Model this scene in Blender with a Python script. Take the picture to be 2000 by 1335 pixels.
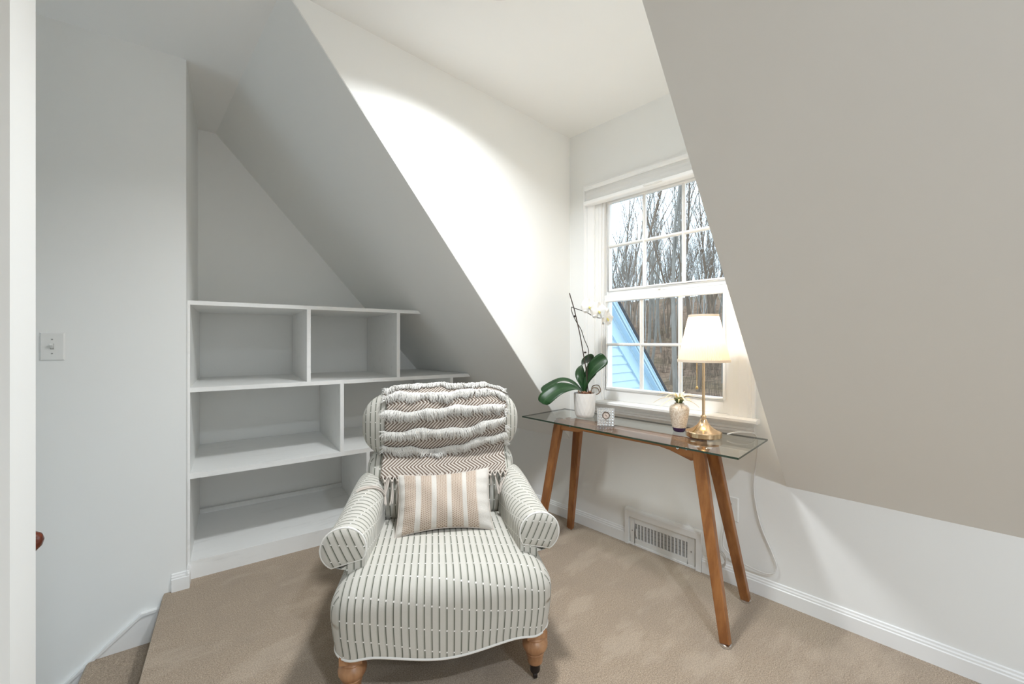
import bpy, bmesh, math, random
from math import sin, cos, pi, radians, sqrt, atan2, floor
from mathutils import Vector, Matrix
from mathutils.bvhtree import BVHTree

for o in list(bpy.data.objects): bpy.data.objects.remove(o)
SC = bpy.context.scene
COL = SC.collection

# ------------------------------------------------------------------ camera
YAW = 0.8144                      # heading of the lens, measured from +X
FPX = 810.8                       # focal length in pixels of a 2000 px wide frame
cam_d = bpy.data.cameras.new('camera')
cam = bpy.data.objects.new('camera', cam_d); COL.objects.link(cam)
cam_d.sensor_width = 36.0
cam_d.lens = FPX / 2000 * 36.0
cam_d.shift_y = -0.0009
cam_d.clip_start = 0.02; cam_d.clip_end = 400
cam.location = (0, 0, 1.25)
cam.rotation_euler = (pi / 2, 0, YAW - pi / 2)
SC.camera = cam

# ------------------------------------------------------------------ sky, lights, exposure
world = bpy.data.worlds.new('overcast_sky'); SC.world = world
world.use_nodes = True
_bg = world.node_tree.nodes['Background']
_bg.inputs[0].default_value = (0.72, 0.87, 1.0, 1)
_bg.inputs[1].default_value = 2.9

WARM, COOL = (0.955, 0.99, 1.015), (0.87, 0.98, 1.10)
DOWNLIGHTS = [((1.09, 1.23), 22.0, 144, .22, WARM), ((0.28, -0.90), 25.0, 152, .11, COOL), ((0.08, -2.2), 29.0, 140, .11, COOL)]  # the last downlight is an added fill light, unseen behind the camera
def downlight_lamp(x, y, z, power, spread, size, col):
    d = bpy.data.lights.new('downlight_lamp', 'AREA')
    d.shape = 'DISK'; d.size = size; d.energy = power
    d.color = col; d.spread = radians(spread)
    o = bpy.data.objects.new('downlight_lamp', d); COL.objects.link(o)
    o.location = (x, y, z); return o
for (lx, ly), pw, sp, sz, co in DOWNLIGHTS: downlight_lamp(lx, ly, 2.652, pw, sp, sz, co)

SC.view_settings.view_transform = 'Standard'
SC.view_settings.look = 'None'
SC.view_settings.gamma = 1.0
SC.view_settings.use_curve_mapping = False
SC.view_settings.exposure = 0.29
SC.cycles.diffuse_bounces = 8

# ------------------------------------------------------------------ room numbers (metres)
K = 2.300                # knee wall / window wall plane
YC, YR = 1.844, 0.540    # dormer cheeks
ZS, TN = 0.560, 1.160    # knee wall height, tangent of the roof slope
ZC = 2.675               # ceiling
XT = K - (ZC - ZS) / TN  # where the slope meets the ceiling
DL = -0.1406             # the gable end runs slightly skew
YGAB, YBOOK, YLEFT = 3.538, 2.779, 2.700
XB, YB = -2.6, -2.8      # unseen end of the room
SK = 0.167               # direction (SK, 1) runs square into the gable end
def gab(x, y0): return y0 + DL * x

# ------------------------------------------------------------------ helpers
def tag(o, label=None, cat=None, group=None, kind=None):
    if label: o['label'] = label
    if cat: o['category'] = cat
    if group: o['group'] = group
    if kind: o['kind'] = kind
    return o
def thing(name, label, cat, loc=(0, 0, 0), rz=0.0, group=None):
    o = bpy.data.objects.new(name, None); COL.objects.link(o)
    o.empty_display_size = 0.1
    o.location = loc; o.rotation_euler = (0, 0, rz)
    return tag(o, label, cat, group)
def setting(name, loc=(0, 0, 0)):
    o = bpy.data.objects.new(name, None); COL.objects.link(o)
    o.location = loc; o['kind'] = 'structure'
    return o

class MB:
    """collects vertices and faces (with optional uv per corner), builds ONE mesh object"""
    def __init__(s): s.v = []; s.f = []; s.uv = []; s.has_uv = False
    def add(s, verts, faces, uvs=None):
        b = len(s.v); s.v += [tuple(p) for p in verts]
        for i, f in enumerate(faces):
            s.f.append([b + k for k in f])
            if uvs is not None: s.uv.append(uvs[i]); s.has_uv = True
            else: s.uv.append([(0, 0)] * len(f))
        return s
    def box(s, x0, x1, y0, y1, z0, z1):
        V = [(x, y, z) for z in (z0, z1) for y in (y0, y1) for x in (x0, x1)]
        return s.add(V, [(0, 2, 3, 1), (4, 5, 7, 6), (0, 1, 5, 4), (2, 6, 7, 3), (0, 4, 6, 2), (1, 3, 7, 5)])
    def prism(s, poly, vec):
        """closed polygon (list of 3d points) extruded along vec"""
        n = len(poly); vec = Vector(vec)
        V = [Vector(p) for p in poly] + [Vector(p) + vec for p in poly]
        F = [list(range(n))[::-1], list(range(n, 2 * n))]
        F += [(i, (i + 1) % n, n + (i + 1) % n, n + i) for i in range(n)]
        return s.add(V, F)
    def obox(s, a, b, w, h, up=(0, 0, 1), w2=None, h2=None):
        """bar from a to b, width w (sideways) and height h (along up)"""
        a = Vector(a); b = Vector(b); d = (b - a).normalized()
        side = d.cross(Vector(up)).normalized(); u = side.cross(d).normalized()
        w2 = w if w2 is None else w2; h2 = h if h2 is None else h2
        V = []
        for c, ww, hh in ((a, w, h), (b, w2, h2)):
            V += [c + side * (sx * ww / 2) + u * (sz * hh / 2) for sx, sz in ((-1, -1), (1, -1), (1, 1), (-1, 1))]
        return s.add(V, [(3, 2, 1, 0), (4, 5, 6, 7), (0, 1, 5, 4), (1, 2, 6, 5), (2, 3, 7, 6), (3, 0, 4, 7)])
    def tube(s, pts, r, n=8, caps=True, closed=False):
        pts = [Vector(p) for p in pts]; m = len(pts)
        rr = r if isinstance(r, (list, tuple)) else [r] * m
        b = len(s.v); prev = None; V = []
        for i, p in enumerate(pts):
            if closed: d = pts[(i + 1) % m] - pts[i - 1]
            else: d = pts[min(i + 1, m - 1)] - pts[max(i - 1, 0)]
            d = d.normalized() if d.length > 1e-9 else Vector((0, 0, 1))
            if prev is None:
                a = d.orthogonal().normalized()
            else:
                a = prev - d * prev.dot(d)
                a = a.normalized() if a.length > 1e-6 else d.orthogonal().normalized()
            prev = a; c = d.cross(a)
            V += [p + (a * cos(2 * pi * k / n) + c * sin(2 * pi * k / n)) * rr[i] for k in range(n)]
        F = []
        for i in range(m if closed else m - 1):
            j = (i + 1) % m
            F += [(i * n + k, i * n + (k + 1) % n, j * n + (k + 1) % n, j * n + k) for k in range(n)]
        if caps and not closed:
            F.append(list(range(n))[::-1]); F.append([(m - 1) * n + k for k in range(n)])
        return s.add(V, F)
    def lathe(s, prof, n=32, c=(0, 0, 0), rfun=None):
        """profile [(r, z)] turned about the z axis through c"""
        V = []
        for r, z in prof:
            for k in range(n):
                a = 2 * pi * k / n; q = r * (rfun(a, z) if rfun else 1)
                V.append((c[0] + q * cos(a), c[1] + q * sin(a), c[2] + z))
        m = len(prof)
        F = [(i * n + k, i * n + (k + 1) % n, (i + 1) * n + (k + 1) % n, (i + 1) * n + k) for i in range(m - 1) for k in range(n)]
        F.append(list(range(n))[::-1]); F.append([(m - 1) * n + k for k in range(n)])
        return s.add(V, F)
    def grid(s, fn, us, vs, uvfn=None, closed_v=False, flip=False):
        nu, nv = len(us), len(vs)
        V = [fn(u, v) for u in us for v in vs]
        F = []; U = []
        for i in range(nu - 1):
            for j in range(nv if closed_v else nv - 1):
                j2 = (j + 1) % nv
                f = (i * nv + j, i * nv + j2, (i + 1) * nv + j2, (i + 1) * nv + j)
                q = [(us[i], vs[j]), (us[i], vs[j] + (vs[1] - vs[0]) if closed_v else vs[j2]),
                     (us[i + 1], vs[j] + (vs[1] - vs[0]) if closed_v else vs[j2]), (us[i + 1], vs[j])]
                if flip: f = f[::-1]; q = q[::-1]
                F.append(f); U.append([uvfn(a, b) if uvfn else (a, b) for a, b in q])
        return s.add(V, F, U)
    def build(s, name, mat, parent=None, smooth=None, kind=None, bevel=None):
        me = bpy.data.meshes.new(name)
        me.from_pydata(s.v, [], s.f)
        if s.has_uv:
            l = me.uv_layers.new(name='UVMap'); k = 0
            flat = [c for q in s.uv for c in q]
            for i, c in enumerate(flat): l.data[i].uv = c
        me.update()
        if smooth is not None:
            me.polygons.foreach_set('use_smooth', [True] * len(me.polygons))
            if smooth < 3.1:
                try: me.set_sharp_from_angle(angle=smooth)
                except Exception: pass
        o = bpy.data.objects.new(name, me); COL.objects.link(o)
        if mat: me.materials.append(mat)
        if parent: o.parent = parent
        if kind: o['kind'] = kind
        if bevel:
            bm = bmesh.new(); bm.from_mesh(me)
            bmesh.ops.remove_doubles(bm, verts=bm.verts, dist=1e-6)
            ed = [e for e in bm.edges if len(e.link_faces) == 2 and e.calc_face_angle(0) > 0.5]
            bmesh.ops.bevel(bm, geom=ed, offset=bevel, segments=2, profile=0.5, affect='EDGES')
            bm.to_mesh(me); bm.free(); me.update()
        return o

def share(o, name, parent=None, loc=None, rot=None, sc=None):
    c = bpy.data.objects.new(name, o.data); COL.objects.link(c)
    c.parent = parent
    if loc is not None: c.location = loc
    if rot is not None: c.rotation_euler = rot
    if sc is not None: c.scale = sc
    return c

def lin(a, b, n): return [a + (b - a) * i / (n - 1) for i in range(n)]
def sm(t): t = max(0.0, min(1.0, t)); return t * t * (3 - 2 * t)
def spow(x, e): return math.copysign(abs(x) ** e, x)
def catmull(P, k=8):
    P = [Vector(p) for p in P]; out = []
    for i in range(len(P) - 1):
        p0 = P[max(i - 1, 0)]; p1 = P[i]; p2 = P[i + 1]; p3 = P[min(i + 2, len(P) - 1)]
        for j in range(k):
            t = j / k
            out.append(0.5 * ((2 * p1) + (p2 - p0) * t + (2 * p0 - 5 * p1 + 4 * p2 - p3) * t * t + (3 * p1 - p0 - 3 * p2 + p3) * t ** 3))
    out.append(P[-1]); return out

# ------------------------------------------------------------------ materials
class NT:
    def __init__(s, name):
        s.m = bpy.data.materials.new(name); s.m.use_nodes = True
        s.t = s.m.node_tree; s.b = s.t.nodes['Principled BSDF']; s.out = s.t.nodes['Material Output']
    def n(s, typ, **kw):
        x = s.t.nodes.new(typ)
        for k, v in kw.items(): setattr(x, k, v)
        return x
    def link(s, a, b): s.t.links.new(a, b)
    def inp(s, node, k, val):
        if isinstance(val, bpy.types.NodeSocket): s.link(val, node.inputs[k])
        else: node.inputs[k].default_value = val
    def math(s, op, a, b=0.0, c=0.0, clamp=False):
        x = s.n('ShaderNodeMath', operation=op); x.use_clamp = clamp
        s.inp(x, 0, a); s.inp(x, 1, b); s.inp(x, 2, c); return x.outputs[0]
    def ss(s, v, lo, hi, a=0.0, b=1.0):
        x = s.n('ShaderNodeMapRange', interpolation_type='SMOOTHSTEP')
        s.inp(x, 0, v); x.inputs[1].default_value = lo; x.inputs[2].default_value = hi
        x.inputs[3].default_value = a; x.inputs[4].default_value = b; return x.outputs[0]
    def mix(s, f, a, b, mode='MIX'):
        x = s.n('ShaderNodeMix', data_type='RGBA', blend_type=mode)
        s.inp(x, 0, f); s.inp(x, 6, a if isinstance(a, bpy.types.NodeSocket) else (*a, 1)); s.inp(x, 7, b if isinstance(b, bpy.types.NodeSocket) else (*b, 1))
        return x.outputs[2]
    def coord(s, kind='Object'):
        return s.n('ShaderNodeTexCoord').outputs[kind]
    def noise(s, vec, scale, detail=3, rough=0.55, out=0):
        x = s.n('ShaderNodeTexNoise'); s.link(vec, x.inputs['Vector'])
        x.inputs['Scale'].default_value = scale; x.inputs['Detail'].default_value = detail; x.inputs['Roughness'].default_value = rough
        return x.outputs[out]
    def mapping(s, vec, sc=(1, 1, 1), rot=(0, 0, 0), loc=(0, 0, 0)):
        x = s.n('ShaderNodeMapping'); s.link(vec, x.inputs[0])
        x.inputs['Scale'].default_value = sc; x.inputs['Rotation'].default_value = rot; x.inputs['Location'].default_value = loc
        return x.outputs[0]
    def bump(s, h, strength=0.2, dist=0.01):
        x = s.n('ShaderNodeBump'); x.inputs['Strength'].default_value = strength; x.inputs['Distance'].default_value = dist
        s.link(h, x.inputs['Height']); s.link(x.outputs[0], s.b.inputs['Normal'])
    def base(s, c, rough=0.5, metal=0.0, spec=None):
        s.inp(s.b, 'Base Color', c if isinstance(c, bpy.types.NodeSocket) else (*c, 1))
        s.b.inputs['Roughness'].default_value = rough; s.b.inputs['Metallic'].default_value = metal
        if spec is not None: s.b.inputs['Specular IOR Level'].default_value = spec
        return s

def paint(name, col, rough=0.55, mottling=0.03, bump=0.03, scale=60):
    t = NT(name); v = t.coord('Object')
    n = t.noise(v, 2.3, 4)
    c2 = tuple(x * (1 - mottling) for x in col)
    t.base(t.mix(n, col, c2), rough, spec=0.3)
    t.bump(t.noise(v, scale, 3), bump, 0.004)
    return t.m

M_WALL = paint('wall_paint', (0.875, 0.880, 0.865), 0.62)
M_CEIL = paint('ceiling_paint', (0.885, 0.888, 0.876), 0.75)
M_SLOPE = paint('slope_paint', (0.875, 0.880, 0.865), 0.66)
M_TRIM = paint('white_trim_paint', (0.87, 0.872, 0.865), 0.32, 0.015, 0.015, 25)
M_PLASTIC = paint('white_plastic', (0.80, 0.80, 0.78), 0.3, 0.01, 0.0)
def shelf_mat():
    t = NT('shelf_paint'); v = t.coord('Object')
    n = t.noise(t.mapping(v, (1.2, 6, 6)), 3.0, 5, 0.6)
    c = t.mix(t.ss(n, 0.55, 0.75), (0.855, 0.858, 0.845), (0.77, 0.77, 0.755))
    sc = t.noise(t.mapping(v, (4, 1, 9)), 5, 6, 0.7)
    c = t.mix(t.ss(sc, 0.70, 0.74, 0, 0.35), c, (0.45, 0.44, 0.42))
    t.base(c, 0.42, spec=0.35); t.bump(t.noise(v, 45, 3), 0.03, 0.004)
    return t.m
M_SHELF = shelf_mat()

def carpet_mat():
    t = NT('beige_carpet'); v = t.coord('Object')
    a = t.noise(v, 230, 3, 0.75); b = t.noise(v, 5.5, 4, 0.6); c = t.noise(t.mapping(v, (1.3, 3.2, 1), (0, 0, radians(38))), 1.9, 4, 0.6)
    d = t.noise(v, 75, 3, 0.7)
    base = t.mix(t.ss(a, 0.30, 0.72), (0.195, 0.140, 0.094), (0.57, 0.448, 0.325))
    base = t.mix(t.ss(b, 0.42, 0.72, 0, 0.38), base, (0.30, 0.232, 0.17))
    base = t.mix(t.ss(c, 0.50, 0.64, 0, 0.20), base, (0.66, 0.55, 0.435))
    base = t.mix(t.ss(d, 0.52, 0.7, 0, 0.25), base, (0.36, 0.285, 0.215))
    t.base(base, 0.95, spec=0.05)
    t.b.inputs['Sheen Weight'].default_value = 0.25; t.b.inputs['Sheen Roughness'].default_value = 0.6
    h = t.math('ADD', t.math('MULTIPLY', a, 0.6), t.math('MULTIPLY', d, 0.6))
    t.bump(h, 0.7, 0.008)
    return t.m
M_CARPET = carpet_mat()

def wood(name, c1, c2, rough=0.35, axis=(1, 1, 1), scale=14, rot=(0, 0, 0)):
    t = NT(name); v = t.coord('Object')
    m = t.mapping(v, axis, rot)
    n = t.noise(m, scale, 6, 0.62); k = t.noise(t.mapping(v, (2.5, 2.5, 2.5)), 2.2, 2)
    c = t.mix(t.ss(n, 0.30, 0.72), c1, c2)
    c = t.mix(t.ss(k, 0.58, 0.8, 0, 0.35), c, tuple(x * 0.6 for x in c1))
    t.base(c, rough, spec=0.45); t.bump(n, 0.05, 0.003)
    t.b.inputs['Coat Weight'].default_value = 0.15
    return t.m
M_DESKWOOD = wood('desk_oak', (0.205, 0.072, 0.018), (0.36, 0.150, 0.046), 0.34, (9, 9, 0.9), 3.0)
M_RAILWOOD = wood('desk_rail_oak', (0.23, 0.082, 0.020), (0.39, 0.165, 0.050), 0.34, (9, 0.9, 9), 3.0)
M_LEGWOOD = wood('chair_leg_beech', (0.27, 0.125, 0.055), (0.46, 0.25, 0.125), 0.42, (6, 6, 1.2), 4.0)
M_MAHOG = wood('mahogany_rail', (0.085, 0.018, 0.008), (0.17, 0.040, 0.017), 0.25, (1, 8, 8), 4.0)
def simple(name, col, rough=0.5, metal=0.0, spec=None):
    return NT(name).base(col, rough, metal, spec).m
M_BRASS = simple('antique_brass', (0.76, 0.56, 0.36), 0.16, 1.0)
M_CHAIN = simple('gold_chain', (0.83, 0.60, 0.28), 0.25, 1.0)
M_CHROME = simple('chrome', (0.75, 0.75, 0.76), 0.15, 1.0)
M_DARKMETAL = simple('dark_metal', (0.025, 0.018, 0.016), 0.4, 0.4)
M_GREY = simple('duct_grey', (0.16, 0.16, 0.155), 0.7)
M_DAMPER = simple('damper_grey', (0.42, 0.42, 0.41), 0.6)
M_DARK = simple('dark_gap', (0.03, 0.03, 0.03), 0.7)
M_CORD = simple('white_cord', (0.72, 0.71, 0.69), 0.45)
M_SCREW = simple('grey_screw', (0.35, 0.35, 0.34), 0.4, 0.6)

def thin_glass(name, tint, ior=1.5, rough=0.0):
    t = NT(name); t.t.nodes.remove(t.b)
    tr = t.n('ShaderNodeBsdfTransparent'); tr.inputs[0].default_value = (*tint, 1)
    gl = t.n('ShaderNodeBsdfGlossy'); gl.inputs['Roughness'].default_value = rough
    fr = t.n('ShaderNodeFresnel'); fr.inputs[0].default_value = ior
    mx = t.n('ShaderNodeMixShader')
    t.link(fr.outputs[0], mx.inputs[0]); t.link(tr.outputs[0], mx.inputs[1]); t.link(gl.outputs[0], mx.inputs[2])
    t.link(mx.outputs[0], t.out.inputs[0]); return t.m
M_PANE = thin_glass('window_glass', (0.95, 0.97, 0.97), 1.35)
M_DESKGLASS = thin_glass('desk_glass', (0.86, 0.90, 0.875), 2.0)
def edge_glass():
    t = NT('desk_glass_edge'); t.base((0.012, 0.035, 0.018), 0.12, spec=0.6); return t.m
M_GLASSEDGE = edge_glass()
def crystal_mat():
    t = NT('cut_crystal'); t.base((0.96, 0.97, 0.98), 0.02)
    t.b.inputs['Transmission Weight'].default_value = 0.85; t.b.inputs['IOR'].default_value = 1.55
    return t.m
M_CRYSTAL = crystal_mat()

def stripe_fabric(name='ticking_stripe', p=0.0243):
    t = NT(name); uv = t.coord('UV')
    sep = t.n('ShaderNodeSeparateXYZ'); t.link(uv, sep.inputs[0]); u, v = sep.outputs[0], sep.outputs[1]
    k = t.math('DIVIDE', u, p); fr = t.math('FRACT', k); fl = t.math('FLOOR', k)
    d = t.math('ABSOLUTE', t.math('SUBTRACT', fr, 0.5))             # 0 on the line
    line = t.ss(d, 0.025, 0.085, 1, 0)
    halo = t.ss(t.math('ABSOLUTE', t.math('SUBTRACT', fr, 0.44)), 0.07, 0.22, 1, 0)
    fv = t.math('FRACT', t.math('ADD', t.math('DIVIDE', v, 0.066), t.math('MULTIPLY', fl, 0.06)))
    dash = t.ss(t.math('ABSOLUTE', t.math('SUBTRACT', fv, 0.5)), 0.022, 0.045, 1, 0)
    n = t.noise(t.coord('Object'), 14, 3)
    cream = t.mix(n, (0.585, 0.565, 0.515), (0.52, 0.50, 0.452))
    c = t.mix(t.math('MULTIPLY', halo, 0.62), cream, (0.29, 0.295, 0.24))
    c = t.mix(t.math('MULTIPLY', line, 0.92), c, (0.065, 0.070, 0.052))
    wide = t.ss(d, 0.08, 0.13, 1, 0)
    c = t.mix(t.math('MULTIPLY', dash, t.math('MULTIPLY', wide, 0.95)), c, (0.78, 0.765, 0.73))
    t.base(c, 0.88, spec=0.12); t.b.inputs['Sheen Weight'].default_value = 0.12
    w = t.noise(t.coord('Object'), 420, 2); w2 = t.noise(t.coord('Object'), 22, 3)
    t.bump(t.math('ADD', t.math('MULTIPLY', w, 0.25), w2), 0.22, 0.008)
    return t.m
M_STRIPE = stripe_fabric()
def chevron_fabric():
    t = NT('herringbone_weave'); uv = t.coord('UV')
    sep = t.n('ShaderNodeSeparateXYZ'); t.link(uv, sep.inputs[0]); u, v = sep.outputs[0], sep.outputs[1]
    nz = t.noise(t.coord('Object'), 16, 2)
    vb = t.math('PINGPONG', t.math('ADD', v, t.math('MULTIPLY', nz, 0.004)), 0.045)
    k = t.math('DIVIDE', t.math('SUBTRACT', u, t.math('MULTIPLY', vb, 1.0)), 0.0168)
    d = t.math('ABSOLUTE', t.math('SUBTRACT', t.math('FRACT', k), 0.5))
    line = t.ss(d, 0.21, 0.29)
    n2 = t.noise(t.coord('Object'), 9, 3)
    dark = t.mix(n2, (0.135, 0.098, 0.076), (0.205, 0.155, 0.125))
    c = t.mix(line, dark, (0.56, 0.515, 0.465))
    t.base(c, 0.92, spec=0.08)
    t.bump(t.math('ADD', t.math('MULTIPLY', line, 0.5), t.noise(t.coord('Object'), 400, 2)), 0.4, 0.004)
    return t.m
M_CHEVRON = chevron_fabric()
M_FRINGE = paint('white_fringe_yarn', (0.75, 0.735, 0.70), 0.95, 0.06, 0.0)
M_TASSEL = paint('natural_tassel_cord', (0.58, 0.52, 0.465), 0.95, 0.12, 0.0)
def pillow_fabric():
    t = NT('pillow_band_weave'); uv = t.coord('UV')
    sep = t.n('ShaderNodeSeparateXYZ'); t.link(uv, sep.inputs[0]); u, v = sep.outputs[0], sep.outputs[1]
    # plain cream bands at fixed places, dotted tan weave between
    def band(c, w): return t.ss(t.math('ABSOLUTE', t.math('SUBTRACT', u, c)), w * 0.8, w * 1.1, 1, 0)
    b = t.math('MAXIMUM', t.math('MAXIMUM', band(-0.118, 0.012), band(-0.048, 0.011)), t.math('MAXIMUM', band(0.019, 0.010), band(0.088, 0.010)))
    b = t.math('MAXIMUM', b, band(0.175, 0.032)); b = t.math('MAXIMUM', b, band(-0.20, 0.022))
    du = t.math('SUBTRACT', t.math('FRACT', t.math('DIVIDE', u, 0.0075)), 0.5)
    dv = t.math('SUBTRACT', t.math('FRACT', t.math('ADD', t.math('DIVIDE', v, 0.0085), t.math('MULTIPLY', t.math('FLOOR', t.math('DIVIDE', u, 0.0075)), 0.5))), 0.5)
    dd = t.math('SQRT', t.math('ADD', t.math('MULTIPLY', du, du), t.math('MULTIPLY', dv, dv)))
    dot = t.ss(dd, 0.16, 0.30, 1, 0)
    tan = t.mix(dot, (0.50, 0.415, 0.34), (0.24, 0.165, 0.12))
    c = t.mix(b, tan, (0.575, 0.545, 0.50))
    t.base(c, 0.9, spec=0.1)
    h = t.math('SUBTRACT', t.noise(t.coord('Object'), 300, 2), t.math('MULTIPLY', t.math('MULTIPLY', dot, t.math('SUBTRACT', 1.0, b)), 1.2))
    t.bump(h, 0.35, 0.004); return t.m
M_PILLOW = pillow_fabric()

def bark_mat(name, a, b):
    t = NT(name); v = t.coord('Object')
    n = t.noise(t.mapping(v, (3, 3, 0.7)), 2.5, 5, 0.65)
    t.base(t.mix(n, a, b), 0.9, spec=0.1); return t.m
M_BARK = [bark_mat('grey_bark', (0.13, 0.12, 0.105), (0.29, 0.27, 0.24)), bark_mat('brown_bark', (0.10, 0.075, 0.055), (0.22, 0.17, 0.13)), bark_mat('pale_bark', (0.26, 0.26, 0.25), (0.50, 0.50, 0.48))]
def litter_mat():
    t = NT('leaf_litter'); v = t.coord('Object')
    a = t.noise(v, 1.3, 6, 0.75); b = t.noise(v, 0.12, 3); c = t.noise(v, 6.0, 4, 0.8)
    col = t.mix(t.ss(a, 0.3, 0.7), (0.105, 0.070, 0.050), (0.28, 0.195, 0.14))
    col = t.mix(t.ss(b, 0.5, 0.66, 0, 0.4), col, (0.10, 0.095, 0.05))
    col = t.mix(t.ss(c, 0.55, 0.75, 0, 0.5), col, (0.30, 0.20, 0.13))
    t.base(col, 1.0, spec=0.02); t.bump(a, 0.8, 0.3); return t.m
M_LITTER = litter_mat()
M_SIDING = paint('pale_blue_siding', (0.43, 0.56, 0.64), 0.6, 0.04, 0.03, 30)
M_FASCIA = paint('pale_blue_fascia', (0.40, 0.54, 0.65), 0.55, 0.04, 0.02, 30)
M_ROOFEDGE = paint('dark_shingle', (0.05, 0.05, 0.055), 0.9, 0.3, 0.3, 30)
M_SHADEFAB = paint('pleated_blind_fabric', (0.70, 0.695, 0.675), 0.8, 0.02, 0.02, 60)

# ================================================================== THE ROOM
def prism_obj(name, poly, vec, mat, kind='structure'):
    m = MB(); m.prism(poly, vec); return m.build(name, mat, kind=kind)

WINY0, WINY1, WINZ0, WINZ1 = 0.775, 1.605, 0.862, 2.235    # rough opening of the window
WT = 0.13
def build_shell():
    # knee wall with the window wall of the dormer
    m = MB(); yg = gab(K, YGAB) + 0.12
    m.box(K, K + WT, YB - 0.1, WINY0, 0, ZS); m.box(K, K + WT, WINY1, yg, 0, ZS)
    m.box(K, K + WT, YR - 0.08, WINY0, ZS, ZC + .05); m.box(K, K + WT, WINY1, YC + 0.08, ZS, ZC + .05)
    m.box(K, K + WT, WINY0, WINY1, 0, WINZ0); m.box(K, K + WT, WINY0, WINY1, WINZ1, ZC + .05)
    m.build('wall_right', M_WALL, kind='structure')
    # dormer cheeks
    prism_obj('wall_dormer_left', [(K, YC, ZS + .004), (K, YC, ZC), (XT + .004, YC, ZC)], (0, 0.04, 0), M_WALL)
    prism_obj('wall_dormer_right', [(K, YR, ZS + .004), (K, YR, ZC), (XT + .004, YR, ZC)], (0, -0.04, 0), M_WALL)
    # sloping ceilings left and right of the dormer
    nrm = Vector((TN, 0, 1)).normalized() * 0.04
    prism_obj('ceiling_slope_left', [(K, YC + .002, ZS), (XT, YC + .002, ZC), (XT, gab(XT, YGAB) + .1, ZC), (K, gab(K, YGAB) + .1, ZS)], nrm, M_SLOPE)
    prism_obj('ceiling_slope_right', [(K, YB, ZS), (XT, YB, ZC), (XT, YR - .002, ZC), (K, YR - .002, ZS)], nrm, M_SLOPE)
    m = MB()
    m.prism([(XB, YB, ZC), (XT, YB, ZC), (XT, gab(XT, YGAB) + .1, ZC), (XB, gab(XB, YGAB) + .1, ZC)], (0, 0, 0.05))
    m.prism([(XT, YR, ZC), (K + 0.02, YR, ZC), (K + 0.02, YC, ZC), (XT, YC, ZC)], (0, 0, 0.05))
    m.build('ceiling', M_CEIL, kind='structure')
    # gable end behind the bookcase
    prism_obj('wall_gable', [(0.20, gab(0.2, YGAB), 0), (K + .1, gab(K + .1, YGAB), 0), (K + .1, gab(K + .1, YGAB), 2.7), (0.20, gab(0.2, YGAB), 2.7)], (0.0, 0.1, 0), M_WALL)
    # wall with the switch, its corner returning to the gable end
    xe = 0.243; ye = gab(xe, YLEFT); L = YGAB - YLEFT + 0.05
    prism_obj('wall_left', [(xe, ye, -2.4), (xe + SK * L, ye + L, -2.4), (XB, gab(XB, YLEFT) + L, -2.4), (XB, gab(XB, YLEFT), -2.4)], (0, 0, 2.4 + ZC), M_WALL)
    # stairwell wall whose end stands beside the camera
    a = Vector((-0.168, 1.352, 0)); b = Vector((-0.147, 1.502, 0)); w = Vector((-2.5, 0.3515, 0))
    prism_obj('wall_stair', [a - Vector((0, 0, 2.4)), b - Vector((0, 0, 2.4)), b + w - Vector((0, 0, 2.4)), a + w - Vector((0, 0, 2.4))], (0, 0, 2.4 + ZC), M_WALL)
    m = MB(); m.box(XB - .1, XB, YB - .1, 3.95, -2.4, ZC); m.build('wall_far_left', M_WALL, kind='structure')
    m = MB(); m.box(XB - .1, K + .1, YB - .1, YB, 0, ZC); m.build('wall_back', M_WALL, kind='structure')
    # carpeted floor, notched for the stairs, with a rounded nosing
    def nose(y): return 0.151 - SK * (2.648 - y)
    yl = YLEFT
    P = [(XB, YB), (K + .05, YB), (K + .05, gab(K, YGAB) + .05), (0.25, gab(.25, YGAB) + .05), (0.24, gab(.24, yl)), (nose(2.70) , 2.69), (nose(1.50), 1.50), (-0.147, 1.50), (-0.168, 1.352), (XB, 1.352 + 0.342)]
    fl = prism_obj('floor', [(x, y, -0.03) for x, y in P], (0, 0, 0.03), M_CARPET)
    m = MB(); m.tube([(nose(1.50) + .012, 1.50, -0.016), (nose(2.70) + .012, 2.69, -0.016)], 0.0165, 12)
    m.prism([(nose(1.5) + .02, 1.5, -.21), (nose(2.7) + .02, 2.69, -.21), (nose(2.7) + .02, 2.69, -.02), (nose(1.5) + .02, 1.5, -.02)], (.02, 0, 0))
    o = m.build('stair_nosing', M_CARPET, fl, smooth=0.6)
    # steps leading down
    for i in range(1, 6):
        z = -0.21 * i; xo = -0.258 * i; m = MB()
        y0, y1 = 1.50 + 0.0362 * (i), 2.69 + 0.036 * (i + .3)
        m.prism([(nose(y0) + xo, y0, z - .03), (nose(y1) + xo, y1, z - .03), (nose(y1) + xo + .30, y1, z - .03), (nose(y0) + xo + .30, y0, z - .03)], (0, 0, 0.03))
        m.tube([(nose(y0) + xo + .002, y0, z - 0.016), (nose(y1) + xo + .002, y1, z - 0.016)], 0.0165, 12)
        m.prism([(nose(y0) + xo + .01, y0, z - .22), (nose(y1) + xo + .01, y1, z - .22), (nose(y1) + xo + .01, y1, z - .02), (nose(y0) + xo + .01, y0, z - .02)], (.02, 0, 0))
        m.build('floor_stair_step', M_CARPET, smooth=0.6, kind='structure')
build_shell()

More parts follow.
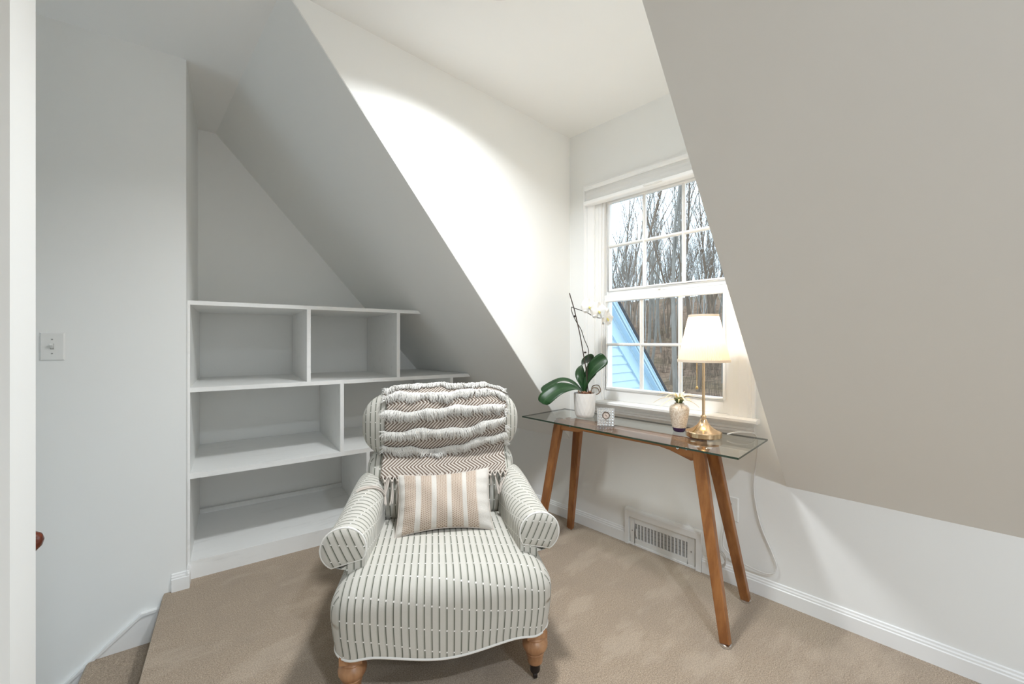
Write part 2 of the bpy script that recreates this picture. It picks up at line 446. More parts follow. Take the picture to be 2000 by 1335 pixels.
def board_profile(h=0.088, d=0.014):
    return [(0, 0), (d, 0), (d, h * .70), (d * .72, h * .74), (d * .72, h * .82), (d * .45, h * .88), (d * .40, h * .96), (0.0, h)]
def baseboard(name, a, b, n, h=0.088, d=0.014, parent=None):
    """profile swept from a to b, n = direction into the room"""
    a = Vector(a); b = Vector(b); n = Vector(n); m = MB()
    m.prism([a + n * p + Vector((0, 0, q)) for p, q in board_profile(h, d)], b - a)
    return m.build(name, M_TRIM, parent, kind=None if parent else 'structure')
baseboard('baseboard_right', (K, YB, 0), (K, 0.928, 0), (-1, 0, 0))
baseboard('baseboard_right', (K, 1.396, 0), (K, gab(K, YBOOK) + .05, 0), (-1, 0, 0))
def left_trim():
    d = Vector((1, DL, 0)).normalized(); n = Vector((DL, -1, 0)).normalized()
    e = Vector((0.2435, gab(0.2435, YLEFT), 0)); s = Vector((0.186, gab(0.186, YLEFT), 0))
    bb = baseboard('baseboard_left', s, e + d * 0.012, n)
    k = Vector((SK, 1, 0)).normalized(); r = Vector((1, -SK, 0)).normalized()
    baseboard('baseboard_return', e - k * 0.012, e + k * 0.088, r, parent=bb)
    # stair skirt board running down the wall
    y = lambda x: gab(x, YLEFT)
    pts = [(0.172, -0.055), (0.075, -0.060), (-0.35, -0.420), (-1.6, -1.44), (-1.6, -2.0), (-0.50, -0.95), (0.172, -0.36)]
    m = MB(); m.prism([(x, y(x), z) for x, z in pts], n * 0.016)
    cap = [(0.172, -0.055), (0.075, -0.060), (-0.35, -0.420), (-1.6, -1.44), (-1.6, -1.455), (-0.346, -0.433), (0.078, -0.072), (0.172, -0.067)]
    m.prism([Vector((x, y(x), z)) + n * .016 for x, z in cap], n * 0.007)
    m.build('trim_stair_skirt', M_TRIM, kind='structure')
left_trim()

# ------------------------------------------------------------------ recessed ceiling lights
def emit(name, col, s):
    t = NT(name); t.b.inputs['Base Color'].default_value = (0.9, 0.9, 0.9, 1)
    t.b.inputs['Emission Color'].default_value = (*col, 1); t.b.inputs['Emission Strength'].default_value = s; return t.m
M_LENS = emit('downlight_lens', (1.0, 0.95, 0.86), 6.0)
DL_LABELS = ['white recessed ceiling downlight shining above the striped armchair', 'white recessed ceiling downlight beside the sloping ceiling of the main room', 'added unseen white fill downlight in the ceiling near the back wall of the main room']
for ((lx, ly), pw, sp, sz, co), lab in zip(DOWNLIGHTS, DL_LABELS):
    t = thing('recessed_downlight', lab, 'ceiling light', (lx, ly, ZC), group='recessed downlights in the ceiling')
    m = MB(); m.lathe([(0.062, -0.003), (0.068, -0.012), (0.080, -0.011), (0.094, -0.003), (0.095, 0.001), (0.062, 0.001)], 40)
    m.build('trim_ring', M_PLASTIC, t, smooth=0.7)
    m = MB(); m.lathe([(0.0005, -0.006), (0.040, -0.006), (0.064, -0.004), (0.064, 0.0), (0.0005, 0.0)], 32)
    m.build('lens', M_LENS, t, smooth=0.7)

# ------------------------------------------------------------------ window
def build_window():
    W = setting('window_1', (K, (WINY0 + WINY1) / 2, WINZ0)); ox, oy, oz = W.location
    def part(m, name, mat=M_TRIM, parent=W, **kw):
        px, py, pz = ox, oy, oz
        m.v = [(a - px, b - py, c - pz) for a, b, c in m.v]
        return m.build(name, mat, parent, **kw)
    cy0, cy1, cz1 = 0.668, 1.712, 2.298       # outside of the casing
    cw = 0.083
    def casing(a, b, inward):
        """stepped moulding from a to b, on the wall face, inward = direction to the opening"""
        a = Vector(a); b = Vector(b); i = Vector(inward)
        P = [(0, 0), (0, .022), (.012, .024), (.018, .018), (.030, .017), (.036, .020), (.070, .015), (.076, .011), (.083, .011), (.083, 0)]
        d = (b - a).normalized(); m = MB()
        V = []
        for c, sgn in ((a, 1), (b, -1)):
            for p, q in P: V.append(c + i * p + Vector((-q, 0, 0)) + d * sgn * p)      # mitred ends
        n = len(P); F = [list(range(n)), list(range(n, 2 * n))[::-1]] + [(k, n + k, n + (k + 1) % n, (k + 1) % n) for k in range(n)]
        m.add(V, F); return m
    st = 0.866                                # top of the stool
    mm = casing((K, cy1, cz1), (K, cy0, cz1), (0, 0, -1)); part(mm, 'casing_head', smooth=0.5)
    P = [(0, 0), (0, .022), (.012, .024), (.018, .018), (.030, .017), (.036, .020), (.070, .015), (.076, .011), (.083, .011), (.083, 0)]
    for y, sg, nm in ((cy1, -1, 'casing_side'), (cy0, 1, 'casing_side')):
        m = MB(); n = len(P)
        V = [(K - q, y + sg * p, st) for p, q in P] + [(K - q, y + sg * p, cz1 - p) for p, q in P]
        m.add(V, [list(range(n)), list(range(n, 2 * n))[::-1]] + [(k, (k + 1) % n, n + (k + 1) % n, n + k) for k in range(n)])
        part(m, nm, smooth=0.5)
    # stool and apron
    m = MB(); pr = [(0.10, .842), (-.052, .842), (-.060, .848), (-.060, .860), (-.052, st), (0.10, st)]
    a0, a1 = cy0 - 0.018, cy1 + 0.018
    m.prism([(K + x, WINY0 + .001, z) for x, z in pr if x > 0] + [(K, WINY0 + .001, st)][:0] + [], (0, 0, 0)) if False else None
    m.prism([(K - .0005, a0, .842)] + [(K + x, a0, z) for x, z in pr[1:5]] + [(K - .0005, a0, st)], (0, a1 - a0, 0))
    m.box(K - .001, K + .10, WINY0 + .001, WINY1 - .001, .8625, st)
    part(m, 'stool', smooth=0.5)
    m = MB(); pr = [(0, .786), (-.010, .786), (-.016, .792), (-.012, .800), (-.020, .806), (-.020, .816), (-.014, .820), (-.024, .834), (-.028, .842), (0, .842)]
    m.prism([(K + x, cy0 + .004, z) for x, z in pr], (0, cy1 - cy0 - .008, 0)); part(m, 'apron', smooth=0.5)
    # jamb liners
    for y0, y1 in ((WINY0, WINY0 + .022), (WINY1 - .022, WINY1)):
        m = MB(); m.box(K + .001, K + WT, y0 + .0005, y1 - .0005, st, WINZ1)
        yy = y1 if y0 == WINY0 else y0; s = 1 if y0 == WINY0 else -1
        m.box(K + .012, K + .020, min(yy, yy + s * .010), max(yy, yy + s * .010), st, WINZ1)
        m.box(K + .062, K + .070, min(yy, yy + s * .008), max(yy, yy + s * .008), st, WINZ1)
        part(m, 'jamb')
    m = MB(); m.box(K + .001, K + WT, WINY0 + .022, WINY1 - .022, WINZ1 - .02, WINZ1 - .0005); part(m, 'head_jamb')
    m = MB(); m.box(K + .10, K + WT + .06, WINY0 + .001, WINY1 - .001, .8625, .880); part(m, 'sill')
    # sashes
    def sash(xf, yl, yh, gy0, gy1, z0, z1, gz0, gz1, name, top_rail=True):
        d = 0.036; m = MB()
        m.box(xf, xf + d, yl, gy0, z0, z1); m.box(xf, xf + d, gy1, yh, z0, z1)
        m.box(xf, xf + d, gy0, gy1, z0, gz0); m.box(xf, xf + d, gy0, gy1, gz1, z1)
        # glazing bead
        b = 0.007
        for yy0, yy1, zz0, zz1 in ((gy0 - .012, gy0, gz0 - .012, gz1 + .012), (gy1, gy1 + .012, gz0 - .012, gz1 + .012), (gy0, gy1, gz0 - .012, gz0), (gy0, gy1, gz1, gz1 + .012)):
            m.box(xf - b, xf + .002, yy0, yy1, zz0, zz1)
        s = part(m, name, bevel=0.0025)
        xg = xf + 0.018
        cols = lin(gy0, gy1, 4); rows = lin(gz0, gz1, 3); hw = 0.0095
        for c in cols[1:3]:
            m = MB(); m.prism([(xg - .014, c - hw * .45, gz0), (xg - .014, c + hw * .45, gz0), (xg - .004, c + hw, gz0), (xg + .012, c + hw, gz0), (xg + .012, c - hw, gz0), (xg - .004, c - hw, gz0)], (0, 0, gz1 - gz0))
            part(m, 'muntin', parent=s)
        r = rows[1]
        m = MB(); m.prism([(xg - .0143, gy0, r - hw * .45), (xg - .0143, gy0, r + hw * .45), (xg - .004, gy0, r + hw), (xg + .0123, gy0, r + hw), (xg + .0123, gy0, r - hw), (xg - .004, gy0, r - hw)], (0, gy1 - gy0, 0))
        part(m, 'muntin', parent=s)
        for i in range(3):
            for j in range(2):
                m = MB(); e = hw * .8
                ya, yb = cols[i] + (e if i else 0), cols[i + 1] - (e if i < 2 else 0)
                za, zb = rows[j] + (e if j else 0), rows[j + 1] - (e if j < 1 else 0)
                m.add([(xg, ya, za), (xg, yb, za), (xg, yb, zb), (xg, ya, zb)], [(0, 1, 2, 3)])
                part(m, 'pane', M_PANE, parent=s)
        return s
    lo = sash(K + .022, .798, 1.582, .829, 1.559, .868, 1.548, .950, 1.506, 'lower_sash')
    up = sash(K + .066, .790, 1.590, .822, 1.570, 1.555, 2.214, 1.594, 2.166, 'upper_sash')
    # sash lock on the meeting rail
    m = MB(); m.box(K + .030, K + .055, 1.17, 1.22, 1.5482, 1.556); m.box(K + .024, K + .036, 1.188, 1.202, 1.556, 1.566)
    part(m, 'sash_lock', M_PLASTIC, parent=lo, bevel=0.002)
build_window()

def build_blind():
    t = thing('window_blind', 'raised white pleated blind stacked under the window head casing', 'blind', (K - .035, 1.19, 2.15))
    y0, y1 = 0.694 - 1.19, 1.680 - 1.19
    m = MB(); m.prism([(-.012, y0, .098), (-.018, y0, .104), (-.018, y0, .122), (-.012, y0, .128), (.035, y0, .128), (.035, y0, .098)], (0, y1 - y0, 0))
    m.build('head_rail', M_TRIM, t)
    m = MB(); n = 5; P = []
    for i in range(n):
        P.append((-.012 if i % 2 else -.007, .026 + .072 * i / (n - 1)))
    poly = [(x, y0 + .006, z) for x, z in P] + [(.028, y0 + .006, .098), (.028, y0 + .006, .026)]
    m.prism(poly[::-1], (0, y1 - y0 - .012, 0)); m.build('pleated_fabric', M_SHADEFAB, t)
    m = MB(); m.prism([(-.020, y0, .003), (-.023, y0, .007), (-.023, y0, .022), (-.019, y0, .026), (.026, y0, .026), (.026, y0, 0), (-.014, y0, 0)], (0, y1 - y0, 0))
    m.build('bottom_rail', M_TRIM, t)
    m = MB(); m.tube(catmull([(-.024, .055, .014), (-.034, .045, .012), (-.037, .02, .008), (-.037, -.02, .008), (-.034, -.045, .012), (-.024, -.055, .014)], 4), 0.005, 8)
    m.build('handle', M_PLASTIC, t, smooth=0.8)
build_blind()

# ------------------------------------------------------------------ built-in bookcase
def build_bookcase():
    t = thing('built_in_bookcase', 'white painted built-in bookcase with open cubbies under the sloping ceiling', 'bookcase', (0, 0, 0))
    kx = Vector((SK, 1, 0)); D = 3.512 - YBOOK            # depth of the shelves
    def fr(x, off=0.0):
        return Vector((x, gab(x, YBOOK), 0)) + kx * off
    def slab(name, xa, xb, z0, z1, off0=0.0, off1=None, mat=M_SHELF, xb_top=None):
        off1 = D if off1 is None else off1
        a, b, c, d = fr(xa, off0), fr(xb, off0), fr(xb, off1), fr(xa, off1)
        def q(p, z): return (p.x, p.y, z)
        xt = xb if xb_top is None else xb_top
        b2, c2 = fr(xt, off0), fr(xt, off1)
        # the right hand end is cut to the slope, so the far corners stop at the same x
        c = Vector((min(c.x, b.x), c.y, 0)) if xb_top is not None else c
        c2 = Vector((min(c2.x, b2.x), c2.y, 0)) if xb_top is not None else c2
        m = MB(); V = [q(a, z0), q(b, z0), q(c, z0), q(d, z0), q(a, z1), q(b2, z1), q(c2, z1), q(d, z1)]
        m.add(V, [(3, 2, 1, 0), (4, 5, 6, 7), (0, 1, 5, 4), (1, 2, 6, 5), (2, 3, 7, 6), (3, 0, 4, 7)])
        return m.build(name, mat, t)
    xs = lambda z: K - (z - ZS) / TN - 0.004
    x0 = 0.2475
    slab('side_panel', x0, 0.266, 0.0, 1.441)
    slab('shelf', x0, xs(1.441), 1.441, 1.463, xb_top=xs(1.463))
    slab('shelf', 0.266, xs(.981), 0.981, 1.005, xb_top=xs(1.005))
    slab('shelf', 0.266, xs(.560) , 0.526, 0.554, xb_top=xs(.56))
    slab('base_shelf', 0.266, xs(.56), 0.070, 0.093, xb_top=xs(.56))
    slab('plinth', 0.266, K - .016, 0.0, 0.0702, 0.0, 0.02, xb_top=K - .016)
    for xa, xb, z0, z1 in ((.817, .838, 1.005, 1.441), (1.366, 1.388, 1.005, 1.441), (1.005, 1.027, .554, .981), (1.766, 1.787, .554, .981), (1.165, 1.187, .093, .526)):
        # a divider is cut where it meets the slope
        def top(xq): return min(z1, ZS + (K - xq) * TN - 0.006)
        a, b, c, d = fr(xa), fr(xb), fr(xb, D), fr(xa, D)
        V = [(p.x, p.y, z0) for p in (a, b, c, d)] + [(p.x, p.y, top(p.x)) for p in (a, b, c, d)]
        m = MB(); m.add(V, [(3, 2, 1, 0), (4, 5, 6, 7), (0, 1, 5, 4), (1, 2, 6, 5), (2, 3, 7, 6), (3, 0, 4, 7)])
        m.build('divider', M_SHELF, t)
    # back panel and the little batten along its foot
    a, b = fr(.268, D - .004), Vector((K - .05, gab(K - .05, YBOOK + D), 0)) + Vector((0, -.004 , 0))
    slab('batten', .268, 1.165, .0932, .122, D - .02, D - .0005)
build_bookcase()

# ------------------------------------------------------------------ small fittings on the walls
def build_switch():
    x = -0.218; p = Vector((x, gab(x, YLEFT), 1.226))
    t = thing('light_switch', 'white toggle light switch on the wall beside the stairs', 'light switch', p, atan2(DL, 1))
    m = MB(); w, h = .0385, .062
    m.add([(-w, 0, -h), (w, 0, -h), (w, 0, h), (-w, 0, h), (-w + .004, -.006, -h + .004), (w - .004, -.006, -h + .004), (w - .004, -.006, h - .004), (-w + .004, -.006, h - .004)],
          [(4, 5, 6, 7), (0, 1, 5, 4), (1, 2, 6, 5), (2, 3, 7, 6), (3, 0, 4, 7), (3, 2, 1, 0)])
    pl = m.build('plate', M_PLASTIC, t)
    m = MB(); m.box(-.006, .006, -.0066, -.006, -.0125, .0125); m.build('toggle_slot', M_SCREW, pl)
    m = MB(); m.prism([(-.0045, -.006, -.010), (-.0045, -.006, .010), (-.0045, -.020, .013), (-.0045, -.022, .006)], (.009, 0, 0)); m.build('toggle', M_PLASTIC, t)
    for z in (.031, -.031):
        m = MB(); m.tube([(0, -.0055, z), (0, -.0072, z)], .003, 10); m.build('screw', M_SCREW, t)
build_switch()

def build_vent():
    t = thing('wall_vent', 'white louvred heating vent set in a boxed frame on the knee wall', 'vent', (K, 1.163, 0))
    # raised wooden surround
    m = MB(); a, b = -.233, .233; ia, ib, iz = -.204, .209, .172
    m.box(-.020, -.0005, a, ia, .0005, .205); m.box(-.020, -.0005, ib, b, .0005, .205); m.box(-.020, -.0005, ia, ib, iz, .205); m.box(-.012, -.0005, ia, ib, .0005, .012)
    m.prism([(-.0005, a, .205), (-.020, a, .205), (-.016, a, .213), (-.006, a, .221), (-.0005, a, .221)], (0, b - a, 0))
    m.build('surround', M_TRIM, t)
    m = MB(); g0, g1, h0, h1 = -.155, .170, .043, .133; f = -.009
    m.box(f, -.0005, -.196, g0, .010, .168); m.box(f, -.0005, g1, .200, .010, .168); m.box(f, -.0005, g0, g1, .010, h0); m.box(f, -.0005, g0, g1, h1, .168)
    m.build('grille_plate', M_PLASTIC, t, bevel=0.002)
    m = MB(); m.box(-.0008, -.0003, g0, g1, h0, h1); m.build('duct_opening', M_GREY, t)
    first = None
    for i in range(15):
        y = g0 + (g1 - g0) * (i + .6) / 15.4
        if first is None:
            m = MB(); m.box(-.0088, -.0030, -.0026, .0026, h0, h1); first = m.build('louvre', M_PLASTIC, t); first.location = (0, y, 0)
        else: share(first, 'louvre', t, (0, y, 0))
    for z0_, z1_ in ((h0, .0665), (.0685, .0875), (.0895, .110), (.112, h1)):
        m = MB(); m.box(-.0016, -.0010, g0, g1, z0_, z1_); m.build('damper_blade', M_DAMPER, t)
    m = MB(); m.tube([(-.006, g1 - .012, .055), (-.012, g1 - .012, .075), (-.012, g1 - .012, .105)], .004, 8); m.build('lever', M_PLASTIC, t, smooth=.8)
    for y in (-.176, .186):
        m = MB(); m.tube([(-.0085, y, .088), (-.0105, y, .088)], .004, 10); m.build('screw', M_SCREW, t)
build_vent()

def build_outlet():
    t = thing('wall_outlet', 'white double wall outlet behind the rear desk leg', 'outlet', (K, .787, .385))
    m = MB(); w, h = .039, .063
    m.add([(0, -w, -h), (0, w, -h), (0, w, h), (0, -w, h), (-.006, -w + .004, -h + .004), (-.006, w - .004, -h + .004), (-.006, w - .004, h - .004), (-.006, -w + .004, h - .004)],
          [(7, 6, 5, 4), (4, 5, 1, 0), (5, 6, 2, 1), (6, 7, 3, 2), (7, 4, 0, 3), (0, 1, 2, 3)])
    m.build('plate', M_PLASTIC, t)
    for z in (.022, -.022):
        m = MB(); m.box(-.0085, -.006, -.017, .017, z - .014, z + .014); s = m.build('socket', M_PLASTIC, t, bevel=.003)
        m = MB()
        for y in (-.006, .006): m.box(-.0088, -.0084, y - .001, y + .001, z - .002, z + .007)
        m.build('slots', M_DARK, s)
build_outlet()

def build_handrail():
    t = thing('handrail', 'dark mahogany stair handrail end beyond the white wall corner', 'handrail', (-0.20, 1.62, 0.70))
    a = Vector((0.052, -0.010, 0.055)); d = Vector((-1, 0.1406, -0.80)).normalized()
    m = MB(); pts = [a + d * s for s in (0, .006, .018, .04, .3, 1.6)]
    rr = [.004, .016, .025, .029, .029, .029]
    m.tube(pts, rr, 16); m.build('rail', M_MAHOG, t, smooth=0.9)
    for s in (.45, 1.3):
        p = a + d * s; m = MB(); m.tube([p + Vector((0, 0, -.02)), p + Vector((0, -.03, -.06)), p + Vector((0, -.062 - .0, -.075))], .008, 8); m.build('bracket', M_BRASS, t, smooth=.8)
build_handrail()

# ================================================================== ARMCHAIR
CH_LOC = (0.841, 1.230, 0.0); CH_ROT = radians(-32.6)

def rbox(m, c, h, r, nf=7, nr=5, deform=None, uvfn=None):
    """rounded box as a welded grid; deform(Vector)->Vector; uvfn(p, axis)->(u, v)"""
    def axis(H):
        inner = H - r
        pos = [inner * (2 * i / (nf - 1) - 1) for i in range(nf)]
        edge = [r * math.tan(radians(45) * (i + 1) / nr) for i in range(nr)]
        return [-inner - e for e in reversed(edge)] + pos + [inner + e for e in edge]
    A = [axis(h[0]), axis(h[1]), axis(h[2])]
    idx = {}; V = []; F = []; U = []; raw = []
    def vert(p):
        key = tuple(round(x, 6) for x in p)
        if key in idx: return idx[key]
        q = [max(-(h[k] - r), min(h[k] - r, p[k])) for k in range(3)]
        d = Vector([p[k] - q[k] for k in range(3)])
        w = Vector(q) + (d.normalized() * r if d.length > 1e-9 else d) + Vector(c)
        raw.append(w.copy())
        if deform: w = deform(w)
        idx[key] = len(V); V.append(w); return idx[key]
    for ax in range(3):
        a, b = [(1, 2), (2, 0), (0, 1)][ax]
        for s in (-1, 1):
            for i in range(len(A[a]) - 1):
                for j in range(len(A[b]) - 1):
                    q = []
                    for di, dj in ((0, 0), (1, 0), (1, 1), (0, 1)):
                        p = [0, 0, 0]; p[ax] = s * h[ax]; p[a] = A[a][i + di]; p[b] = A[b][j + dj]; q.append(vert(p))
                    if s < 0: q = q[::-1]
                    F.append(q); U.append([uvfn(raw[k], ax * 2 + (s > 0)) if uvfn else (0, 0) for k in q])
    m.add(V, F, U); return m

HX = 0.384
def seat_deform(p):
    x, y, z = p; z = max(z, .188); q = max(0.0, 1 - (x / HX) ** 2)
    wf = sm(1 - (y + 0.03) / 0.5)
    y2 = y - 0.040 * q * wf
    z2 = z
    if z > .30: z2 += 0.024 * q * sm((z - .30) / .1) - 0.012 * sm((abs(x) - .25) / .12) * wf
    else:
        w = (.30 - z) / .11
        z2 += w * wf * (-0.012 * cos(2 * pi * x / 0.52) * (1 - sm((abs(x) - .24) / .1)))
    x2 = x * (1 + 0.035 * max(0, 1 - ((z - .33) / .12) ** 2) * wf)
    return Vector((x2, y2, z2))
def side_uv(p, f):
    if f in (0, 1): return (p.y + .012, p.z)
    if f in (4, 5): return (p.x + .0121, p.y - .47 + .43)
    return (p.x + .0121, p.z - (0 if f == 2 else 0))

def build_chair():
    t = thing('armchair', 'striped cream and green rolled-arm armchair on turned wooden legs', 'armchair', CH_LOC, CH_ROT)
    # seat: continuous stripe from the back over the front edge
    def suv(p, f):
        if f in (0, 1): return (p.y, p.z)
        return (p.x + .01215, (p.y + .03) if f in (4, 5) else (p.z - .3728))
    m = MB(); rbox(m, (0, .26, .272), (HX, .29, .150), .084, 13, 6, seat_deform, suv)
    seat = m.build('seat', M_STRIPE, t, smooth=3.14)
    # welt along the front lower edge
    P = []; rr_ = .081; hx_, y0_ = HX - .003, -.028
    for yy in (.20, .14, .09): P.append((-hx_, yy))
    for i in range(9): a = pi + (pi / 2) * i / 8; P.append((-hx_ + rr_ + rr_ * cos(a), y0_ + rr_ + rr_ * sin(a)))
    for i in range(1, 30): P.append((-hx_ + rr_ + (2 * hx_ - 2 * rr_) * i / 30, y0_))
    for i in range(9): a = 1.5 * pi + (pi / 2) * i / 8; P.append((hx_ - rr_ + rr_ * cos(a), y0_ + rr_ + rr_ * sin(a)))
    for yy in (.09, .14, .20): P.append((hx_, yy))
    P = [seat_deform(Vector((a, b, .190))) for a, b in P]
    m = MB(); m.tube(P, .0045, 8); m.build('welt', M_FRINGE, seat, smooth=.9)
    m = MB(); m.box(-.31, .31, .03, .50, .165, .20); m.build('under_frame', M_DARK, t)
    # lower back
    def bd(p):
        x, y, z = p
        bulge = .105 * max(0, 1 - (abs(x) / .40) ** 4) * sm((z - .36) / .14) * (1 - .75 * sm((z - .60) / .11)) if y < .655 else 0
        return Vector((x * (1 - .03 * sm((.62 - z) / .2)), y + (z - .44) * .22 - bulge, z))
    m = MB(); rbox(m, (0, .655, .50), (.357, .115, .215), .07, 9, 5, bd, suv); m.build('lower_back', M_STRIPE, t, smooth=3.14)
    # thick rolled head of the back
    m = MB(); us = [-.388 * cos(pi * i / 44) for i in range(45)]; vs = [2 * pi * j / 56 for j in range(56)]
    m.grid(lambda u, v: head_roll(u, v, 0), us, vs, lambda u, v: (u + .0121, v * .17), closed_v=True)
    m.build('back_roll', M_STRIPE, t, smooth=3.14)
    for s in (-1, 1): build_arm(t, s)
    # legs
    prof = [(.0295, .0), (.030, .004), (.0365, .010), (.0375, .016), (.034, .021), (.040, .026), (.0455, .036), (.0465, .046), (.043, .058), (.036, .064), (.0325, .068), (.031, .074), (.033, .078), (.0345, .083), (.031, .088), (.029, .094)]
    for x, y, front in ((-.318, .012, 1), (.326, .012, 1), (-.29, .62, 0), (.29, .62, 0)):
        m = MB()
        if front:
            zt = .193; m.box(x - .037, x + .037, y - .037, y + .037, zt - .026, zt)
            pr = [(.0275, .062), (.0290, .068), (.0275, .074), (.0300, .082), (.0335, .096), (.0355, .101), (.0345, .104), (.0415, .112), (.0465, .122), (.0475, .132), (.0445, .143), (.0385, .150), (.0360, .153), (.0370, .157), (.0340, .161), (.0330, zt - .026)]
            m.lathe(pr, 28, (x, y, 0)); L = m.build('front_leg', M_LEGWOOD, t, smooth=.6)
            m = MB(); m.lathe([(.017, .026), (.0185, .030), (.0185, .060), (.021, .063), (.021, .066)], 20, (x, y, 0))
            m.tube([(x - .006, y, .014), (x + .006, y, .014)], .014, 16); m.tube([(x, y, .012), (x, y + .004, .03)], .007, 8)
            m.build('caster', M_DARKMETAL, L, smooth=.6)
        else:
            m.obox((x, y + .05, .0), (x, y, .30), .045, .045, up=(0, 1, 0)); m.build('rear_leg', M_LEGWOOD, t)
    return t

YH, ZH, AY, AZU, AZL, AH = .672, .842, .128, .172, .178, .388
def head_roll(x, th, off):
    q = min(1.0, abs(x / AH)); k = max(0.0, 1 - q ** 4.2) ** (1 / 2.6)
    arch = 1 - .06 * q * q
    c, s = spow(cos(th), .82), spow(sin(th), .82)
    az = AZU * arch if s > 0 else AZL
    ay = AY * (.35 + .65 * k) if k > 0 else AY * .35
    return Vector((x, YH - (ay * k ** .35 + off) * c if k > 0 else YH - off * c, ZH + (az * k + off) * s + .012 * 0))

def arm_axis(y):
    tt = max(0.0, min(1.0, (y - .098) / .502))
    return .362 - .034 * tt - .008 * sin(pi * tt), .500 + .056 * sm(tt * 1.1), .075 - .004 * tt
def off_arm(p, gap):
    """moves a point out of the rolled arms so that cloth and cords lie on them"""
    x, y, z = p
    if abs(x) < .2 or not .09 < y < .66: return Vector(p)
    xc, zc, R = arm_axis(y); ax = abs(x); r = R + gap; dx, dz = ax - xc, z - zc
    if dz < 0 and dx > -r: ax = xc - r
    elif dz >= 0 and dx * dx + dz * dz < r * r:
        k = r / max(1e-6, sqrt(dx * dx + dz * dz)); ax, z = xc + dx * k, zc + dz * k
    return Vector((math.copysign(ax, x), y, z))
def build_arm(t, s):
    T = lin(0, 1, 12); Y0, Y1 = .098, .600
    def sec(tt):
        y = Y0 + (Y1 - Y0) * tt; xc = .362 - .034 * tt - .008 * sin(pi * tt); zc = .500 + .056 * sm(tt * 1.1); R = .075 - .004 * tt
        P = [(xc - R * .93, .33), (xc - R * .95, .38), (xc - R * .97, zc - .05), (xc - R, zc)]
        for i in range(1, 25):
            a = pi - (pi + 1.05) * i / 24
            P.append((xc + R * cos(a) * (1.06 if cos(a) > 0 else 1), zc + R * sin(a)))
        P += [(xc + .012, zc - R * 1.0), (xc - .006, zc - R * 1.02), (xc - .012, zc - .14), (xc - .004, .30), (xc - .006, .215)]
        return y, P
    rows = [sec(q) for q in T]; n = len(rows[0][1]); V = []; arc = []
    for y, P in rows:
        l = 0.0
        for i, (x, z) in enumerate(P):
            if i: l += sqrt((x - P[i - 1][0]) ** 2 + (z - P[i - 1][1]) ** 2)
            V.append((s * x, y, z)); arc.append(l)
    F = []; U = []
    for i in range(len(T) - 1):
        for j in range(n - 1):
            f = [i * n + j, i * n + j + 1, (i + 1) * n + j + 1, (i + 1) * n + j]
            if s > 0: f = f[::-1]
            F.append(f); U.append([(V[k][1], arc[k]) for k in f])
    m = MB(); m.add(V, F, U); arm = m.build('arm', M_STRIPE, t, smooth=3.14)
    # front: post panel and the round scroll face above it
    y, P = rows[0]; x0 = .362; zc = .500; R = .075
    low = [P[0], P[1], P[2], (x0 - R * .985, zc - .03), (x0 - .02, zc - .055), (x0 + .012, zc - R * .98), P[-4], P[-3], P[-2], P[-1]]
    m = MB(); V = [(s * a, y - .001, b) for a, b in low] + [(s * a, y + .03, b) for a, b in low]; k = len(low)
    m.add(V, [list(range(k))] + [(i, (i + 1) % k, k + (i + 1) % k, k + i) for i in range(k)],
          [[(V[i][0], V[i][2]) for i in range(k)]] + [[(V[i][0], V[i][2]), (V[(i + 1) % k][0], V[(i + 1) % k][2]), (V[(i + 1) % k][0], V[(i + 1) % k][2]), (V[i][0], V[i][2])] for i in range(k)])
    m.build('arm_front', M_STRIPE, arm)
    # scroll face, a flattened dome with a straight lower edge
    a0, a1 = pi + .55, -1.0
    ring = []
    for i in range(33):
        a = a0 + (a1 - a0) * i / 32
        ring.append((x0 + R * 1.0 * cos(a) * (1.08 if cos(a) > 0 else 1), zc + R * 1.02 * sin(a)))
    cx, cz = x0 + .006, zc + .004; m = MB(); V = []; F = []; U = []
    lv = [(1.0, .012), (1.0, -.004), (.94, -.010), (.6, -.013), (.25, -.014)]
    for f, dy in lv: V += [(s * (cx + (a - cx) * f), y + dy, cz + (b - cz) * f) for a, b in ring]
    V.append((s * cx, y - .014, cz)); kk = len(ring)
    ang = radians(24)
    def fu(p): return (p[0] * cos(ang) - s * p[2] * sin(ang), p[2])
    for i in range(len(lv) - 1):
        for j in range(kk):
            f = [i * kk + j, i * kk + (j + 1) % kk, (i + 1) * kk + (j + 1) % kk, (i + 1) * kk + j]
            if s < 0: f = f[::-1]
            F.append(f); U.append([fu(V[q]) for q in f])
    b = (len(lv) - 1) * kk
    for j in range(kk):
        f = [b + j, b + (j + 1) % kk, len(V) - 1]
        if s < 0: f = f[::-1]
        F.append(f); U.append([fu(V[q]) for q in f])
    m.add(V, F, U); m.build('scroll_face', M_STRIPE, arm, smooth=.9)
    m = MB(); m.tube([(s * a, y - .003, bb) for a, bb in ring], .0042, 8, closed=True); m.build('scroll_welt', M_FRINGE, arm, smooth=.9)
build_chair()

